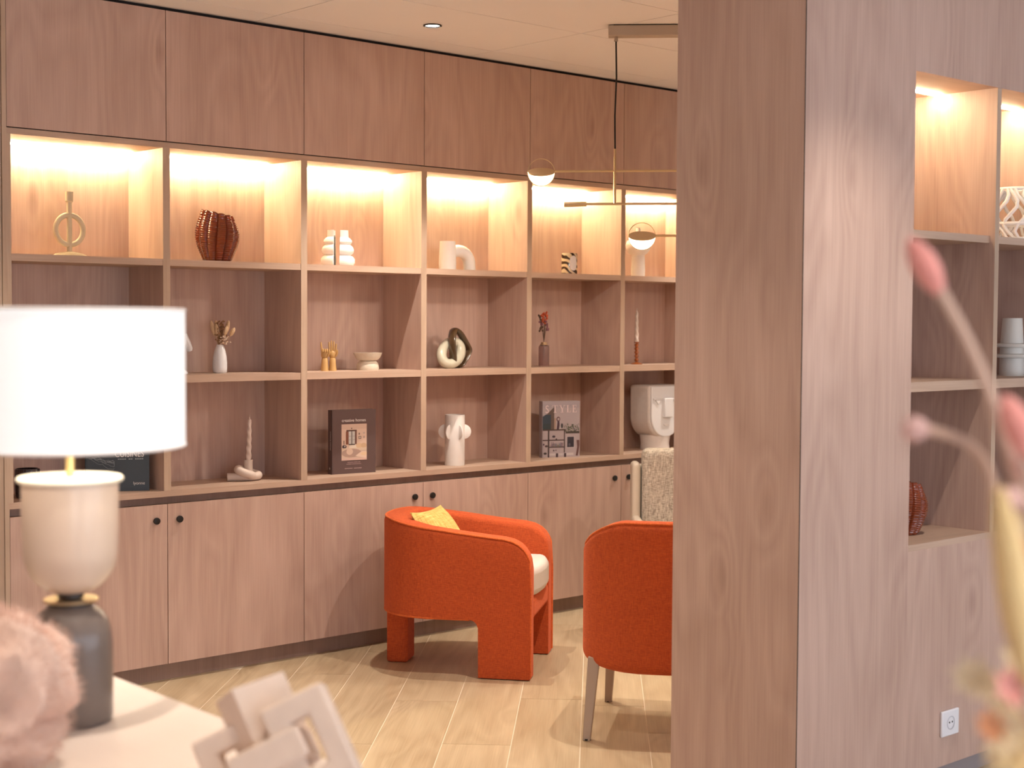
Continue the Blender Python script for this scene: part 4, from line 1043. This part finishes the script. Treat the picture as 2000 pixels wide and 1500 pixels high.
def fluffy(a, b, w, mat, name='flower_head', nh=260):
    a = a-org; b = b-org; d = (b-a); L_ = d.length; d.normalize()
    K = 9; pts = [a+d*L_*k/(K-1) for k in range(K)]; rs = [max(.0012, w*math.sin(PI*(.06+.9*k/(K-1)))**.6) for k in range(K)]
    hd = G().tube(pts, rs, 12).build(name, mat, t, smooth=True)
    hv = []; hf = []
    for q in range(nh):
        u = hr.random(); c_ = a+d*L_*u; rad = w*math.sin(PI*(.06+.9*u))**.6
        n_ = d.orthogonal().normalized(); n_.rotate(Matrix.Rotation(hr.uniform(0, 2*PI), 3, d)); s_ = d.cross(n_)*.0005
        o_ = c_+n_*rad*.9; tip = c_+n_*(rad*1.35+.001)-d*.006*hr.uniform(-1, .6); k = len(hv); hv += [tuple(o_-s_), tuple(o_+s_), tuple(tip)]; hf.append((k, k+1, k+2))
    m_ = bpy.data.meshes.new('bristles'); m_.from_pydata(hv, [], hf); tag(link('bristles', m_, mat, hd), kind='stuff')
stem([Vector((-1.7112, -4.4306, 1.2036)), Vector((-1.7236, -4.4153, 1.2793)), Vector((-1.7391, -4.3980, 1.3399)), Vector((-1.7583, -4.3781, 1.3909))], .0046)
fluffy(Vector((-1.7562, -4.3803, 1.3845)), Vector((-1.7717, -4.3643, 1.4238)), .0105, PKF)
stem([Vector((-1.6975, -4.4205, 1.1234)), Vector((-1.7097, -4.4044, 1.2160)), Vector((-1.7152, -4.3975, 1.2527)), Vector((-1.7285, -4.3844, 1.2730)), Vector((-1.7499, -4.3648, 1.2821))], .0040)
fluffy(Vector((-1.7479, -4.3666, 1.2818)), Vector((-1.7623, -4.3537, 1.2828)), .0095, PKP)
stem([Vector((-1.7537, -4.4603, 1.1926)), Vector((-1.7565, -4.4548, 1.2469)), Vector((-1.7591, -4.4510, 1.2723))])
fluffy(Vector((-1.7544, -4.4556, 1.2669)), Vector((-1.7680, -4.4410, 1.3102)), .0110, PKF)
stem([Vector((-1.7222, -4.4495, 1.1692)), Vector((-1.7292, -4.4401, 1.2250))])
fluffy(Vector((-1.7260, -4.4420, 1.2437)), Vector((-1.7351, -4.4324, 1.2697)), .009, PKP)
fluffy(Vector((-1.7792, -4.4619, 1.2366)), Vector((-1.7905, -4.4515, 1.2447)), .0075, PKP)
stem([Vector((-1.8016, -4.4910, 1.0800)), Vector((-1.8070, -4.4837, 1.1248))], .003)
fluffy(Vector((-1.8059, -4.4851, 1.1179)), Vector((-1.8177, -4.4671, 1.2505)), .0120, OCH, nh=600)
stem([Vector((-1.7058, -4.4428, 1.0708)), Vector((-1.7073, -4.4383, 1.1277))], .003)
fluffy(Vector((-1.7061, -4.4398, 1.1202)), Vector((-1.7164, -4.4249, 1.2225)), .011, CRF, nh=400)
fluffy(Vector((-1.7476, -4.4535, 1.1727)), Vector((-1.7549, -4.4448, 1.2129)), .007, RUST)
def blossom(c, s, mat, nrm):
    g = G(); n_ = Vector(nrm).normalized(); x_ = n_.orthogonal().normalized(); y_ = n_.cross(x_)
    for k in range(7):
        a = 2*PI*k/7+.3; d = x_*math.cos(a)+y_*math.sin(a); w = n_.cross(d)
        P_ = [c-org+d*s*.1, c-org+d*s*.55+w*s*.24+n_*s*.15, c-org+d*s*1.0+n_*s*.35, c-org+d*s*.55-w*s*.24+n_*s*.15]
        o_ = len(g.v); g.v += [tuple(p_) for p_ in P_]+[tuple(p_+n_*.0012) for p_ in P_]; g.f += [(o_+3, o_+2, o_+1, o_), (o_+4, o_+5, o_+6, o_+7)]+[(o_+i, o_+(i+1) % 4, o_+4+(i+1) % 4, o_+4+i) for i in range(4)]
    g.ball(c-org, s*.22, 8, 6); g.build('blossom', mat, t)
for (c, s, m) in [(Vector((-1.8162, -4.4490, 1.1181)), .016, CRF), (Vector((-1.8072, -4.4575, 1.1093)), .017, CRF), (Vector((-1.8149, -4.4771, 1.1161)), .016, PKF), (Vector((-1.7932, -4.4710, 1.0919)), .02, CRF), (Vector((-1.8266, -4.4681, 1.0901)), .013, RUST), (Vector((-1.8196, -4.4748, 1.0833)), .017, CRF), (Vector((-1.8121, -4.4821, 1.0713)), .02, OCH), (Vector((-1.8057, -4.4614, 1.0636)), .014, CRF), (Vector((-1.7727, -4.4607, 1.1225)), .018, CRF)]:
    stem([base*.4+c*.6, c], .0014); blossom(c, s, m, tuple(-fw+up*.5+rt*rr.uniform(-.6, .3)))
